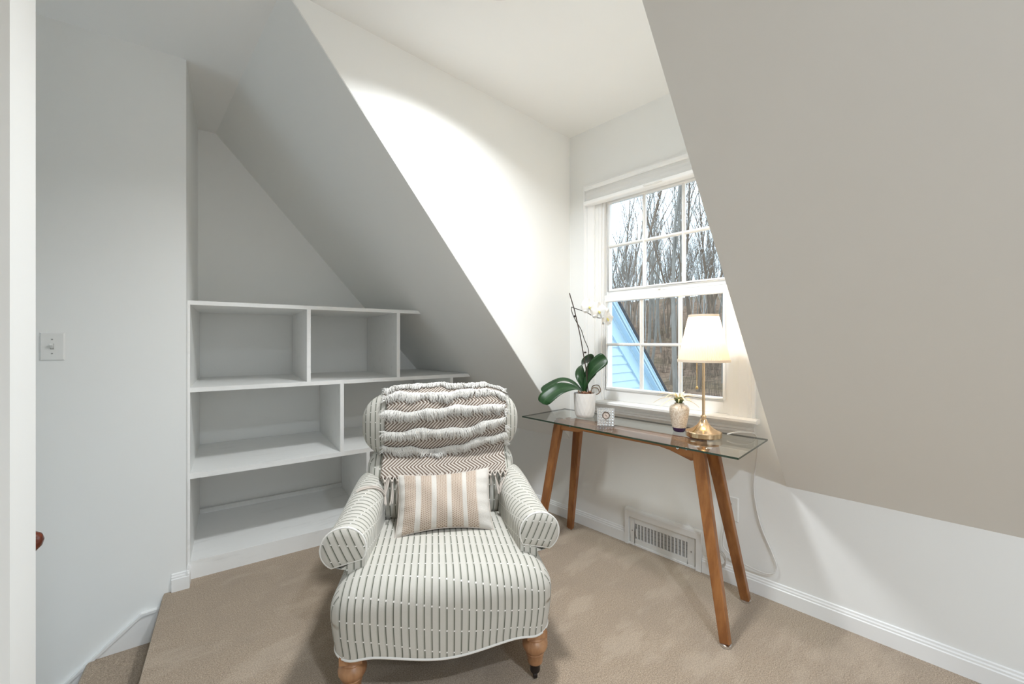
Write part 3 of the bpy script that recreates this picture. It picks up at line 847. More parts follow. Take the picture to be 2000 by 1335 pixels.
# ------------------------------------------------------------------ throw blanket over the back of the chair
def build_throw():
    rnd = random.Random(5)
    t = thing('throw_blanket', 'brown and cream herringbone throw with shaggy white fringe rows over the armchair back', 'blanket', CH_LOC, CH_ROT)
    XL, XR = -.272, .308
    ths = [pi - .55 - (pi - .55 + .62) * i / 60 for i in range(61)]       # from behind, over the top, down the front
    base = [head_roll(0, a, .010) for a in ths]
    tail = [Vector((0, .545, .700)), Vector((0, .519, .672)), Vector((0, .488, .645)), Vector((0, .460, .610))]
    path_len = [0.0]
    for a, b in zip(base, base[1:]): path_len.append(path_len[-1] + (b - a).length)
    LB = path_len[-1]; tl = [LB]
    prev = base[-1]
    for p in tail: tl.append(tl[-1] + (p - prev).length); prev = p
    LT = tl[-1]
    def surf(x, sl, off=0.0):
        ripple = .004 * sin(x * 31 + sl * 9) + .003 * sin(x * 57 - sl * 21)
        if sl <= LB:
            k = 0
            while k < len(path_len) - 2 and path_len[k + 1] < sl: k += 1
            f = (sl - path_len[k]) / max(1e-6, path_len[k + 1] - path_len[k]); a = ths[k] + (ths[k + 1] - ths[k]) * f
            return head_roll(x, a, .010 + off + max(0, ripple))
        k = 0; Q = [base[-1]] + tail
        while k < len(tl) - 2 and tl[k + 1] < sl: k += 1
        f = (sl - tl[k]) / (tl[k + 1] - tl[k]); p = Q[k].lerp(Q[k + 1], min(1.3, f))
        hx = head_roll(x, ths[-1], .010)
        w = max(0, 1 - (sl - LB) / .06)
        return off_arm((x, p.y + (hx.y - base[-1].y) * w - off - max(0, ripple * .7), p.z + (hx.z - base[-1].z) * w), .009)
    hem = LT - .020
    S_TOP = path_len[min(range(61), key=lambda i: abs(ths[i] - pi / 2))]
    us = lin(XL, XR, 49); vs = lin(0.0, hem, 84)
    m = MB(); m.grid(lambda u, v: surf(u + .010 * sin(v * 7), v), us, vs, lambda u, v: (u, v - S_TOP - .016 + .12 * max(0, u) * max(0, (v - S_TOP) / .37)))
    cl = m.build('cloth', M_CHEVRON, t, smooth=3.14)
    # thickness
    sol = cl.modifiers.new('thickness', 'SOLIDIFY'); sol.thickness = .004; sol.offset = -1
    # shaggy rows
    top = LB * .0
    s_top = path_len[min(range(61), key=lambda i: abs(ths[i] - pi / 2))]
    rows = [s_top + .030, s_top + .104, s_top + .190, s_top + .283, s_top + .368]
    rows = [r for r in rows if r < hem - .01]
    for ri, rs in enumerate(rows):
        m = MB(); n = 640
        for i in range(n):
            u = XL + (XR - XL) * (i + rnd.random()) / n
            clump = sin(u * 40 + ri * 2.1) * .5 + sin(u * 93 + ri) * .5
            ln = .040 + .010 * clump + rnd.uniform(-.008, .014)
            drift = .014 * sin(u * 23 + ri * 1.7) + .008 * sin(u * 71 + ri) + rnd.uniform(-.014, .014)
            lift = .010 + .006 * rnd.random() + .004 * clump
            wv = .007 * sin(u * 17 + ri * 2.0) + .004 * sin(u * 41 + ri) - (.012 + .009 * ri) * max(0, (u + .02) / .3) ** 1.3
            P = []
            for q in (0, .3, .65, 1.0):
                P.append(surf(max(XL - .012, min(XR + .012, u + drift * q + rnd.uniform(-.003, .003))), rs + wv + ln * (q - .15) , .004 + lift * sin(pi * min(1, q * .8 + .1))))
            m.tube(P, [.0017, .0019, .0016, .0007], 3, caps=False)
        # loose ends sticking out past both edges
        for sd in (-1, 1):
            e = XL if sd < 0 else XR
            for i in range(26):
                sl0 = rs + rnd.uniform(-.008, .022)
                P0 = surf(e - sd * .004, sl0, .006); dv = Vector((sd * rnd.uniform(.010, .030), rnd.uniform(-.012, .006), rnd.uniform(-.014, .012)))
                m.tube([P0, P0 + dv * .55, P0 + dv + Vector((0, 0, -.004))], [.002, .0018, .0008], 4, caps=False)
        m.build('fringe_row', M_FRINGE, t, smooth=3.14, kind='stuff')
    # knotted tassels along the hem
    nt = 22
    for i in range(nt):
        u = XL + (XR - XL) * (i + .5) / nt; dx = (XR - XL) / nt * .5
        a = surf(u - dx, hem - .012, .004); b = surf(u + dx, hem - .012, .004)
        k = surf(u + rnd.uniform(-.004, .004), hem + .012, .010)
        edge = i < 3 or i > nt - 4
        ln = .085 if i < 3 else (.075 if i > nt - 4 else .045)
        sw = (.004 if i < 3 else (.010 if i > nt - 4 else rnd.uniform(-.012, .012)))
        k = off_arm(k, .010)
        m = MB(); m.tube([a, (a + k) / 2 + Vector((0, -.004, 0)), k], .0028, 6, caps=False); m.tube([b, (b + k) / 2 + Vector((0, -.004, 0)), k], .0028, 6, caps=False)
        m.lathe([(.001, -.006), (.0058, -.003), (.0062, 0), (.0055, .004), (.001, .006)], 8, k)
        e1 = k + Vector((sw, -.020 if edge else .001, -ln * .55)); e2 = k + Vector((sw * 1.6 + rnd.uniform(-.008, .008), -.045 if edge else .002, -ln))
        for q in range(3):
            j = Vector((rnd.uniform(-.004, .004), rnd.uniform(-.003, .003), 0))
            m.tube([off_arm(q_, .0042) for q_ in catmull([k, e1 + j, e2 + j * 2.2 + Vector((0, 0, rnd.uniform(-.006, .004)))], 8)], .0023, 5)
        m.build('tassel', M_TASSEL, t, smooth=.9)
    # two long cords that have slipped onto the left arm
    for j, off in enumerate((0, .012)):
        m = MB(); st = surf(XL + .02 + off, hem - .01, .006)
        Q = [st]
        for y_, a_ in ((.445, 168), (.432, 148), (.418, 124), (.404, 104), (.392, 84), (.384, 66)):
            xc, zc, R_ = arm_axis(y_ - off); Q.append(Vector((-(xc + (R_ + .0048) * cos(radians(a_))), y_ - off, zc + (R_ + .0048) * sin(radians(a_)))))
        P = [off_arm(q_, .0048) for q_ in catmull(Q, 6)]
        m.tube(P, .004, 6); m.build('long_cord', M_TASSEL, t, smooth=.9)
build_throw()

# ------------------------------------------------------------------ lumbar pillow
def build_pillow():
    c = Matrix.Rotation(CH_ROT, 4, 'Z') @ Vector((.004, .280, 0)) + Vector(CH_LOC)
    t = thing('lumbar_pillow', 'small tan lumbar pillow with cream bands resting on the armchair seat', 'pillow', (c.x, c.y, .4385), CH_ROT)
    tilt = radians(37); hw, hh, th = .205, .134, .066
    def f(u, v, side):
        e = (1 - abs(u) ** 2.6) * (1 - abs(v) ** 2.4)
        y = side * th * max(0.0, e) ** .55
        y += .004 * sin(9 * u + 4 * v) * max(0, e) ** .5 + (.006 * sin(16 * v + 1) * sm((abs(u) - .55) / .4) * max(0, e) ** .3)
        x = hw * u * (1 - .055 * (1 - v * v)) ; z = hh * v * (1 - .10 * (1 - u * u))
        z += .012 * (1 - u * u) * (.35 - .65 * v)           # lower edge arches over the seat crown
        z += .003 * u * (1 + v)
        return Vector((x, y * cos(tilt) + (z + hh) * sin(tilt), (z + hh) * cos(tilt) - y * sin(tilt)))
    us = [sin(pi / 2 * a) for a in lin(-1, 1, 35)]; vs = [sin(pi / 2 * a) for a in lin(-1, 1, 27)]
    m = MB(); m.grid(lambda u, v: f(u, v, -1), us, vs, lambda u, v: (u * hw, v * hh), flip=True)
    m.grid(lambda u, v: f(u, v, 1), us, vs, lambda u, v: (u * hw, v * hh))
    o = m.build('cushion_cover', M_PILLOW, t, smooth=3.14)
    bm = bmesh.new(); bm.from_mesh(o.data); bmesh.ops.remove_doubles(bm, verts=bm.verts, dist=1e-5); bmesh.ops.recalc_face_normals(bm, faces=bm.faces); bm.to_mesh(o.data); bm.free()
    E = [f(u, -1, 1) for u in us] + [f(1, v, 1) for v in vs[1:]] + [f(u, 1, 1) for u in us[::-1][1:]] + [f(-1, v, 1) for v in vs[::-1][1:-1]]
    m = MB(); m.tube(E, .0028, 6, closed=True); m.build('edge_seam', M_TASSEL, t, smooth=.9)
build_pillow()

# ================================================================== DESK
ZG = 0.785      # top of the glass
def build_desk():
    ox, oy = 2.03, 1.205
    t = thing('console_desk', 'narrow console desk with glass top on splayed orange-brown wooden legs', 'desk', (ox, oy, 0))
    q = lambda x, y, z: (x - ox, y - oy, z)
    c = [(1.795, .582), (2.222, .600), (2.222, 1.842), (1.800, 1.832)]
    c = [(1.790, .583), (2.236, .600), (2.236, 1.838), (1.815, 1.832)]
    m = MB(); a = [q(x, y, ZG) for x, y in c]; b = [q(x, y, ZG - .008) for x, y in c]
    m.add(a, [(0, 1, 2, 3)]); g = m.build('glass_top', M_DESKGLASS, t)
    m = MB(); m.add(a + b, [(i, 4 + i, 4 + (i + 1) % 4, (i + 1) % 4) for i in range(4)]); m.build('glass_edge', M_GLASSEDGE, g)
    legs = [((1.962, .812), (1.806, .637)), ((2.022, .775), (2.186, .680)), ((1.962, 1.655), (1.812, 1.702)), ((2.030, 1.560), (2.176, 1.742))]
    for (tx, ty), (bx, by) in legs:
        A = Vector(q(tx, ty, .758)); B = Vector(q(bx, by, .010))
        m = MB(); m.obox(A, B, .056, .034, up=(1, 0, 0), w2=.040, h2=.030)
        o = m.build('leg', M_DESKWOOD, t, bevel=.004)
        m = MB(); m.lathe([(.019, 0), (.021, .002), (.021, .010), (.015, .013)], 20, (B.x, B.y, 0)); m.build('foot_pad', M_CHROME, o, smooth=.6)
    # long rail with thicker bracket ends bolted to it
    x0, x1 = 1.948, 1.984
    prof = [(1.672, .7765), (1.672, .722), (1.640, .708), (1.50, .716), (1.470, .727), (1.00, .727), (.945, .718), (.842, .688), (.800, .700), (.795, .7765)]
    m = MB(); m.prism([q(x0, y, z) for y, z in prof], (x1 - x0, 0, 0)); r = m.build('rail', M_RAILWOOD, t, bevel=.003)
    m = MB(); m.prism([q(1.984, y, z) for y, z in [(1.640, .7765), (1.640, .72), (1.50, .72), (1.47, .735), (1.0, .735), (.95, .72), (.80, .70), (.80, .7765)]], (.052, 0, 0)); m.build('rear_rail', M_RAILWOOD, t, bevel=.003)
    for y, z in ((1.560, .745), (.905, .738), (.862, .742)):
        m = MB(); m.tube([q(x0 - .002, y, z), q(x0 + .004, y, z)], .007, 14); s = m.build('bolt', M_CHROME, t, smooth=.6)
        m = MB(); m.tube([q(x0 - .0026, y, z), q(x0 - .002, y, z)], .003, 6); m.build('bolt_socket', M_DARK, s)
    for x, y in ((1.968, 1.62), (1.968, .84), (2.02, 1.60), (2.02, .82)):
        m = MB(); m.lathe([(.010, 0), (.011, .0003), (.010, .0006)], 14, q(x, y, .7764)); m.build('glass_pad', M_PLASTIC, t)
build_desk()

# ------------------------------------------------------------------ lamp
def build_lamp():
    lx, ly = 2.060, .828
    t = thing('table_lamp', 'lit brass table lamp with pleated cream shade on the glass desk', 'lamp', (lx, ly, ZG))
    m = MB()
    m.lathe([(.0002, .0005), (.074, .0005), (.078, .003), (.081, .006), (.0815, .026), (.079, .030), (.072, .033), (.058, .038), (.044, .046), (.032, .056), (.024, .066), (.017, .079), (.015, .086), (.0002, .086)], 48)
    m.build('base', M_BRASS, t, smooth=.5)
    m = MB(); m.lathe([(.0095, .085), (.0095, .092), (.013, .094), (.013, .102), (.0095, .104), (.0075, .110)], 24); m.build('collar', M_BRASS, t, smooth=.5)
    m = MB(); m.tube([(0, 0, .10), (0, 0, .455)], .0068, 18); m.build('stem', M_BRASS, t, smooth=.8)
    m = MB(); m.tube([(0, 0, .44), (0, 0, .475)], .015, 16); m.build('socket', M_BRASS, t, smooth=.8)
    # pleated shade
    z0, z1, r0, r1 = .366, .592, .117, .066; n = 180
    t2 = NT('pleated_shade'); t2.t.nodes.remove(t2.b)
    df = t2.n('ShaderNodeBsdfDiffuse'); df.inputs[0].default_value = (.86, .80, .70, 1)
    tl = t2.n('ShaderNodeBsdfTranslucent'); tl.inputs[0].default_value = (.88, .80, .66, 1)
    mx = t2.n('ShaderNodeMixShader'); mx.inputs[0].default_value = .42
    t2.link(df.outputs[0], mx.inputs[1]); t2.link(tl.outputs[0], mx.inputs[2]); t2.link(mx.outputs[0], t2.out.inputs[0])
    m = MB(); V = []
    lev = lin(0, 1, 6)
    for f in lev:
        for k in range(n):
            a = 2 * pi * k / n; r = r0 + (r1 - r0) * f + (.0011 if k % 2 else -.0011)
            V.append((r * cos(a), r * sin(a), z0 + (z1 - z0) * f))
    m.add(V, [(i * n + k, i * n + (k + 1) % n, (i + 1) * n + (k + 1) % n, (i + 1) * n + k) for i in range(5) for k in range(n)])
    sh = m.build('shade', t2.m, t)
    M_BAND = simple('shade_binding', (.80, .68, .55), .9)
    for z, r, h in ((z0, r0, .010), (z1 - .009, r1 + .001, .010)):
        m = MB(); m.add([(q * cos(2 * pi * k / 64), q * sin(2 * pi * k / 64), zz) for q, zz in ((r + .0022, z - .002), (r + .0018, z + h)) for k in range(64)], [(k, (k + 1) % 64, 64 + (k + 1) % 64, 64 + k) for k in range(64)])
        m.build('binding', M_BAND, sh, smooth=3.14)
    for k in range(3):
        a = 2 * pi * k / 3; m = MB(); m.tube([(0, 0, .472), (r1 * .6 * cos(a), r1 * .6 * sin(a), .52), (r1 * cos(a), r1 * sin(a), z1 - .004)], .0015, 5); m.build('shade_wire', M_BRASS, t)
    M_BULB = emit('warm_bulb', (1.0, .78, .50), 20)
    m = MB(); m.lathe([(.012, .475), (.014, .485), (.026, .505), (.029, .522), (.022, .542), (.002, .550)], 20); m.build('bulb', M_BULB, t, smooth=3.14)
    d = bpy.data.lights.new('lamp_bulb_light', 'POINT'); d.energy = 3.2; d.color = (1.0, .87, .70); d.shadow_soft_size = .03
    o = bpy.data.objects.new('lamp_bulb_light', d); COL.objects.link(o); o.parent = t; o.location = (0, 0, .51)
    o.location.z = .562
    # pull chain, hangs on the side towards the orchid
    ch = thing_dir = Vector((-.55, .83, 0)).normalized() * .030
    m = MB(); z = .47
    while z > .245:
        m.lathe([(.0003, -.0021), (.0016, -.0013), (.0021, 0), (.0016, .0013), (.0003, .0021)], 6, (ch.x, ch.y, z)); z -= .0046
    m.tube([(0, 0, .468), (ch.x, ch.y, .470)], .0012, 5); pc = m.build('pull_chain', M_CHAIN, t, smooth=.9)
    m = MB(); m.lathe([(.0004, -.008), (.0045, -.0065), (.0072, -.002), (.0072, .002), (.0045, .0065), (.0015, .009)], 16, (ch.x, ch.y, .237)); m.build('pull_knob', M_CHAIN, pc, smooth=.9)
    # cord: off the back of the desk, loop on the wall, into the outlet
    W = lambda x, y, z: (x - lx, y - ly, z - ZG)
    P = catmull([W(2.130, .745, .800), W(2.150, .712, .812), W(2.185, .672, .812), W(2.232, .655, .800), W(2.256, .650, .76), W(2.270, .660, .66), W(2.285, .675, .52), W(2.288, .650, .36), W(2.288, .595, .225), W(2.284, .575, .165), W(2.280, .605, .125), W(2.272, .680, .128), W(2.268, .760, .150), W(2.268, .800, .175), W(2.270, .815, .205), W(2.270, .806, .30), W(2.270, .790, .358), W(2.278, .787, .363)], 8)
    m = MB(); m.tube(P, .0032, 8); m.build('cord', M_CORD, t, smooth=.9)
    m = MB()
    for k in range(3):
        c0 = Vector(W(2.262, .835 + .004 * k, .115)); R1, R2 = .030 + .008 * k, .052 - .006 * k
        Q = []
        for i in range(28):
            a = 2 * pi * i / 28
            Q.append(c0 + Vector((.006 * sin(a * 2 + k), R1 * cos(a) * cos(.7) - R2 * sin(a) * sin(.7), R1 * cos(a) * sin(.7) + R2 * sin(a) * cos(.7))))
        m.tube(Q, .0026, 6, closed=True)
    m.build('cord_bundle', M_CORD, t, smooth=.9)
    m = MB(); m.box(2.270 - lx, 2.2914 - lx, .775 - ly, .799 - ly, .352 - ZG, .374 - ZG); m.build('plug', M_PLASTIC, t, bevel=.004)
build_lamp()

# ------------------------------------------------------------------ vase and air plant
def build_vase():
    vx, vy = 2.098, .966
    t = thing('bud_vase', 'small speckled cream vase with a dark purple foot beside the lamp', 'vase', (vx, vy, ZG))
    tm = NT('speckled_glaze'); v = tm.coord('Object')
    n = tm.noise(v, 160, 3, .7); n2 = tm.noise(v, 40, 3)
    c = tm.mix(tm.ss(n, .40, .62), (.58, .46, .34), (.80, .71, .60)); c = tm.mix(tm.ss(n2, .5, .7, 0, .4), c, (.82, .76, .68))
    tm.base(c, .28, spec=.5)
    m = MB(); m.lathe([(.0335, .0215), (.0385, .046), (.0435, .072), (.0480, .098), (.0490, .112), (.0465, .125), (.0390, .134), (.0270, .1385), (.0235, .142), (.0245, .146), (.0205, .1465), (.0190, .140), (.0180, .06)], 40)
    m.build('body', tm.m, t, smooth=.8)
    m = MB(); m.lathe([(.0002, 0.0004), (.0255, .0004), (.0290, .004), (.0325, .016), (.0340, .0218), (.0002, .0218)], 40)
    m.build('foot', simple('purple_glaze', (.045, .018, .075), .18, 0, .6), t, smooth=.7)
    p = thing('air_plant', 'pale spiky air plant sitting in the mouth of the small vase', 'plant', (vx, vy, ZG + .147))
    rnd = random.Random(11)
    mats = [simple('airplant_straw', (.82, .68, .38), .6), simple('airplant_cream', (.85, .78, .58), .6), simple('airplant_ochre', (.62, .42, .08), .6), simple('airplant_green', (.22, .27, .11), .6)]
    m = MB(); m.lathe([(.010, -.006), (.016, .004), (.024, .016), (.026, .024), (.018, .028), (.001, .030)], 12); m.build('bulb_base', simple('airplant_base', (.13, .17, .065), .6), p, smooth=.5)
    for i in range(34):
        a = rnd.uniform(0, 2 * pi); el = rnd.uniform(.3, 1.4); L = rnd.uniform(.055, .105)
        if i < 6: a = [2.4, 2.2, 2.7, -.9, -.75, -.6][i]; el = [.75, .35, .2, .55, .4, .15][i]; L = [.135, .12, .11, .135, .13, .10][i]
        d = Vector((cos(a) * cos(el), sin(a) * cos(el), sin(el))); s0 = Vector((cos(a) * .014, sin(a) * .014, .012 + .02 * rnd.random()))
        P = []; w = []
        for k in range(8):
            f = k / 7; P.append(s0 + d * L * f + Vector((0, 0, -.055 * f * f * (L / .1)))); w.append(max(.0007, .0060 * (1 - f) ** .7))
        side = d.cross(Vector((0, 0, 1))).normalized(); m = MB(); V = []
        for q, ww in zip(P, w): V += [q - side * ww, q + Vector((0, 0, -.0012)), q + side * ww]
        m.add(V, [(3 * k + j, 3 * k + j + 1, 3 * k + j + 4, 3 * k + j + 3) for k in range(7) for j in range(2)])
        m.build('leaf', mats[2] if i < 6 and i != 2 else rnd.choice([mats[0], mats[1], mats[1], mats[0], mats[1]]), p, smooth=3.14)
build_vase()

# ------------------------------------------------------------------ crystal clock
def build_clock():
    t = thing('crystal_clock', 'small square cut-crystal desk clock with a round dial', 'clock', (1.958, 1.318, ZG), radians(-50))
    w, h, d = .046, .092, .030; n = 6; m = MB()
    # front and back cut into little pyramids
    for side in (-1, 1):
        V = []; F = []; ny = 6
        y = side * d / 2
        for i in range(n):
            for j in range(ny):
                x0, x1 = -w + 2 * w * i / n, -w + 2 * w * (i + 1) / n; z0, z1 = h * j / ny, h * (j + 1) / ny
                b = len(V); V += [(x0, y, z0), (x1, y, z0), (x1, y, z1), (x0, y, z1), ((x0 + x1) / 2, y + side * .004, (z0 + z1) / 2)]
                for k in range(4):
                    f = (b + k, b + (k + 1) % 4, b + 4); F.append(f if side < 0 else f[::-1])
        m.add(V, F)
    m.add([(-w, -d / 2, 0), (w, -d / 2, 0), (w, d / 2, 0), (-w, d / 2, 0), (-w, -d / 2, h), (w, -d / 2, h), (w, d / 2, h), (-w, d / 2, h)], [(3, 2, 1, 0), (4, 5, 6, 7), (1, 2, 6, 5), (3, 0, 4, 7)])
    for v in range(len(m.v)): m.v[v] = (m.v[v][0], m.v[v][1], m.v[v][2] + .0006)
    o = m.build('crystal_block', M_CRYSTAL, t)
    bm = bmesh.new(); bm.from_mesh(o.data); bmesh.ops.remove_doubles(bm, verts=bm.verts, dist=1e-5); bmesh.ops.recalc_face_normals(bm, faces=bm.faces); bm.to_mesh(o.data); bm.free()
    cz = .056; yf = -d / 2 - .0035
    ring = lambda r0, r1, y0, y1: [(r * cos(2 * pi * k / 32), yy, cz + r * sin(2 * pi * k / 32)) for r, yy in ((r1, y0), (r1, y1), (r0, y1)) for k in range(32)]
    m = MB(); m.add(ring(.0165, .0205, yf + .004, yf - .002), [(i * 32 + k, i * 32 + (k + 1) % 32, (i + 1) * 32 + (k + 1) % 32, (i + 1) * 32 + k) for i in range(2) for k in range(32)])
    m.build('bezel', simple('bronze_bezel', (.20, .15, .12), .3, .8), t, smooth=.8)
    td = simple('dial_face', (.62, .52, .46), .5)
    m = MB(); m.add([(.0178 * cos(2 * pi * k / 32), yf - .0004, cz + .0178 * sin(2 * pi * k / 32)) for k in range(32)], [list(range(32))]); dl = m.build('dial', td, t)
    m = MB()
    for k in range(12):
        a = 2 * pi * k / 12; m.obox((.0135 * cos(a), yf - .0009, cz + .0135 * sin(a)), (.0158 * cos(a), yf - .0009, cz + .0158 * sin(a)), .0011, .0004, up=(0, 1, 0))
    m.build('hour_marks', M_DARK, dl)
    for a, L in ((2.2, .009), (-.9, .013)):
        m = MB(); m.obox((0, yf - .0012, cz), (L * cos(a), yf - .0012, cz + L * sin(a)), .0012, .0004, up=(0, 1, 0)); m.build('hand', M_DARK, dl)
    m = MB(); m.tube([(0, yf - .0005, cz), (0, yf - .0022, cz)], .0022, 10); m.build('hub', M_DARK, dl)
build_clock()

# ------------------------------------------------------------------ orchid
def build_orchid():
    px, py = 2.080, 1.552
    t = thing('potted_orchid', 'white orchid with broad green leaves in a faceted white pot', 'potted plant', (px, py, ZG), YAW - pi / 2)
    # the thing's x axis runs to the right as seen from the chair, y away from it
    m = MB(); n = 16; prof = [(.0480, .0006), (.0525, .004), (.0585, .016), (.0625, .040), (.0650, .080), (.0668, .120), (.0672, .147)]
    V = []
    for i, (r, z) in enumerate(prof):
        for k in range(n): a = 2 * pi * (k + .5 * (i % 2)) / n; V.append((r * cos(a), r * sin(a), z))
    L = len(prof); F = []
    for i in range(L - 1):
        for k in range(n):
            if i % 2 == 0:
                F += [(i * n + k, i * n + (k + 1) % n, (i + 1) * n + k), (i * n + (k + 1) % n, (i + 1) * n + (k + 1) % n, (i + 1) * n + k)]
            else:
                F += [(i * n + k, (i + 1) * n + (k + 1) % n, (i + 1) * n + k), (i * n + k, i * n + (k + 1) % n, (i + 1) * n + (k + 1) % n)]
    F.append(list(range(n))[::-1]); b = len(V)
    for r, z in ((.0625, .147), (.0600, .128)):
        for k in range(n): a = 2 * pi * k / n; V.append((r * cos(a), r * sin(a), z))
    F += [((L - 1) * n + k, (L - 1) * n + (k + 1) % n, b + (k + 1) % n, b + k) for k in range(n)] + [(b + k, b + (k + 1) % n, b + n + (k + 1) % n, b + n + k) for k in range(n)]
    m.add(V, F); m.build('pot', paint('white_glazed_pot', (.80, .775, .74), .35, .03, 0), t)
    m = MB(); m.lathe([(.0002, .120), (.059, .128), (.050, .140), (.028, .148), (.0002, .150)], 20); m.build('bark_mix', paint('orchid_bark', (.19, .085, .045), .9, .5, .8, 60), t, smooth=.6)
    rnd = random.Random(3)
    mb = simple('bark_chip', (.33, .17, .10), .9)
    for i in range(12):
        a = rnd.uniform(0, 6.28); r = rnd.uniform(.01, .045); c = Vector((r * cos(a), r * sin(a), .146 + rnd.uniform(0, .012)))
        dv = Vector((rnd.uniform(-1, 1), rnd.uniform(-1, 1), rnd.uniform(-.3, .5))).normalized() * rnd.uniform(.006, .012); m = MB(); m.obox(c - dv, c + dv, .008, .005); m.build('bark_chip', mb, t)
    tl = NT('orchid_leaf'); v = tl.coord('UV'); sp = tl.n('ShaderNodeSeparateXYZ'); tl.link(v, sp.inputs[0])
    rib = tl.ss(tl.math('ABSOLUTE', sp.outputs[0]), .0, .10, 1, 0); nz = tl.noise(tl.coord('Object'), 18, 3)
    c = tl.mix(nz, (.007, .030, .009), (.020, .070, .018)); c = tl.mix(tl.math('MULTIPLY', rib, .45), c, (.05, .12, .035)); tl.base(c, .36, spec=.35)
    def leaf(P, w, twist=0.0, fold=.35, name='leaf'):
        P = catmull(P, 6); N = len(P); m = MB(); V = []; U = []
        nu = 7
        for i, p in enumerate(P):
            f = i / (N - 1); d = (P[min(i + 1, N - 1)] - P[max(i - 1, 0)]).normalized()
            side = d.cross(Vector((0, 0, 1))); side = side.normalized() if side.length > .05 else Vector((1, 0, 0))
            side = Matrix.Rotation(twist * (.3 + .7 * f), 3, d) @ side; up = side.cross(d).normalized()
            ww = w * (.28 + .72 * sm(f / .5)) * (max(0.0, 1 - max(0, (f - .62) / .38) ** 2.6)) ** .5
            for k in range(nu):
                s = 2 * k / (nu - 1) - 1; V.append(p + side * ww * s + up * (abs(s) ** 1.4 * ww * fold)); U.append((s, f))
        F = [(i * nu + k, i * nu + k + 1, (i + 1) * nu + k + 1, (i + 1) * nu + k) for i in range(N - 1) for k in range(nu - 1)]
        m.add(V, F, [[U[q] for q in f] for f in F]); o = m.build(name, tl.m, t, smooth=3.14)
        md = o.modifiers.new('thickness', 'SOLIDIFY'); md.thickness = .0022; return o
    Z = .150
    leaf([(-.01, 0, Z), (-.07, -.015, Z + .030), (-.16, -.04, Z + .022), (-.24, -.06, Z - .030), (-.262, -.065, Z - .062)], .050, -.85, .2)
    leaf([(-.01, .01, Z), (-.07, .05, Z + .055), (-.14, .07, Z + .065), (-.22, .075, Z + .025), (-.258, .07, Z - .004)], .036, -.35, .25)
    leaf([(0, .0, Z), (.012, .0, Z + .07), (.050, -.01, Z + .145), (.100, -.015, Z + .195), (.128, -.018, Z + .215)], .046, 1.35, .2)
    leaf([(0, .01, Z), (-.020, .03, Z + .08), (-.010, .05, Z + .165), (.035, .06, Z + .20), (.070, .06, Z + .205)], .042, -.9, .2)
    leaf([(.005, 0, Z), (.018, -.01, Z + .05), (.04, -.02, Z + .09), (.066, -.03, Z + .125)], .024, .7)
    M_STEM = simple('dark_stem', (.045, .040, .030), .6); M_STAKE = simple('brown_stake', (.055, .035, .026), .6); M_ROOT = simple('aerial_root', (.17, .115, .075), .7)
    m = MB(); m.tube([(.022, -.01, .13), (.006, -.005, .30), (-.028, 0, .50), (-.064, .0, .66), (-.094, 0, .760)], .0032, 8); m.build('stake', M_STAKE, t, smooth=.9)
    m = MB(); m.tube(catmull([(.012, 0, .14), (.016, 0, .24), (.020, 0, .36), (.022, 0, .415), (-.002, .0, .475), (-.022, 0, .535), (-.052, 0, .585), (-.078, -.004, .64), (-.082, -.004, .672), (-.066, -.004, .668), (-.020, -.006, .652), (.016, -.008, .638), (.060, -.010, .612), (.092, -.012, .606), (.118, -.012, .612)], 6), .0024, 8); sp_ = m.build('flower_spike', M_STEM, t, smooth=.9)
    for p in ((-.062, -.004, .618), (.002, -.006, .395)):
        m = MB(); m.lathe([(.0005, -.006), (.007, -.004), (.0085, 0), (.007, .004), (.0005, .006)], 10, p); m.build('clip', M_DARKMETAL, t, smooth=.9)
    for P in ([(.03, -.02, .145), (.045, -.02, .178), (.075, -.02, .176), (.085, -.02, .150), (.066, -.02, .138)], [(.04, .0, .145), (.05, .01, .185), (.085, .01, .192), (.098, 0, .160), (.078, -.01, .140)], [(-.03, -.03, .145), (-.045, -.035, .165), (-.04, -.04, .140)]):
        m = MB(); m.tube(catmull(P, 6), .0028, 6); m.build('aerial_root', M_ROOT, t, smooth=.9)
    tp = NT('orchid_petal'); tp.base((.86, .86, .85), .55, spec=.2); tp.b.inputs['Subsurface Weight'].default_value = .15; tp.b.inputs['Subsurface Radius'].default_value = (.01, .01, .01)
    M_LIP = simple('orchid_lip', (.70, .62, .18), .5)
    def flower(c, yaw, pitch, s):
        R = Matrix.Translation(c) @ Matrix.Rotation(yaw, 4, 'Z') @ Matrix.Rotation(pitch, 4, 'X')
        root = None
        specs = [(90, .040, .021, .0), (215, .038, .018, .0), (325, .038, .018, 0), (8, .044, .032, -.004), (172, .044, .032, -.004)]
        m0 = MB(); m0.lathe([(.0003, -.004), (.004, -.002), (.005, .003), (.0003, .008)], 8)
        m0.v = [tuple(R @ Vector(p)) for p in m0.v]; fl = m0.build('flower', M_LIP, sp_, smooth=.9)
        for ang, L, w, y0 in specs:
            a = radians(ang); m = MB(); nu, nv = 7, 8; V = []
            for i in range(nv):
                f = i / (nv - 1); ww = w * s * (sin(pi * min(1, .06 + .90 * f ** .8))) ** .75
                for k in range(nu):
                    q = 2 * k / (nu - 1) - 1; r = L * s * f; off = ww * q
                    p = Vector((r * cos(a) - off * sin(a), y0 - .010 * f * f + .006 * q * q - .004 * sin(5 * q) * f, r * sin(a) + off * cos(a))); V.append(tuple(R @ p))
            m.add(V, [(i * nu + k, i * nu + k + 1, (i + 1) * nu + k + 1, (i + 1) * nu + k) for i in range(nv - 1) for k in range(nu - 1)])
            o = m.build('petal', tp.m, sp_, smooth=3.14)
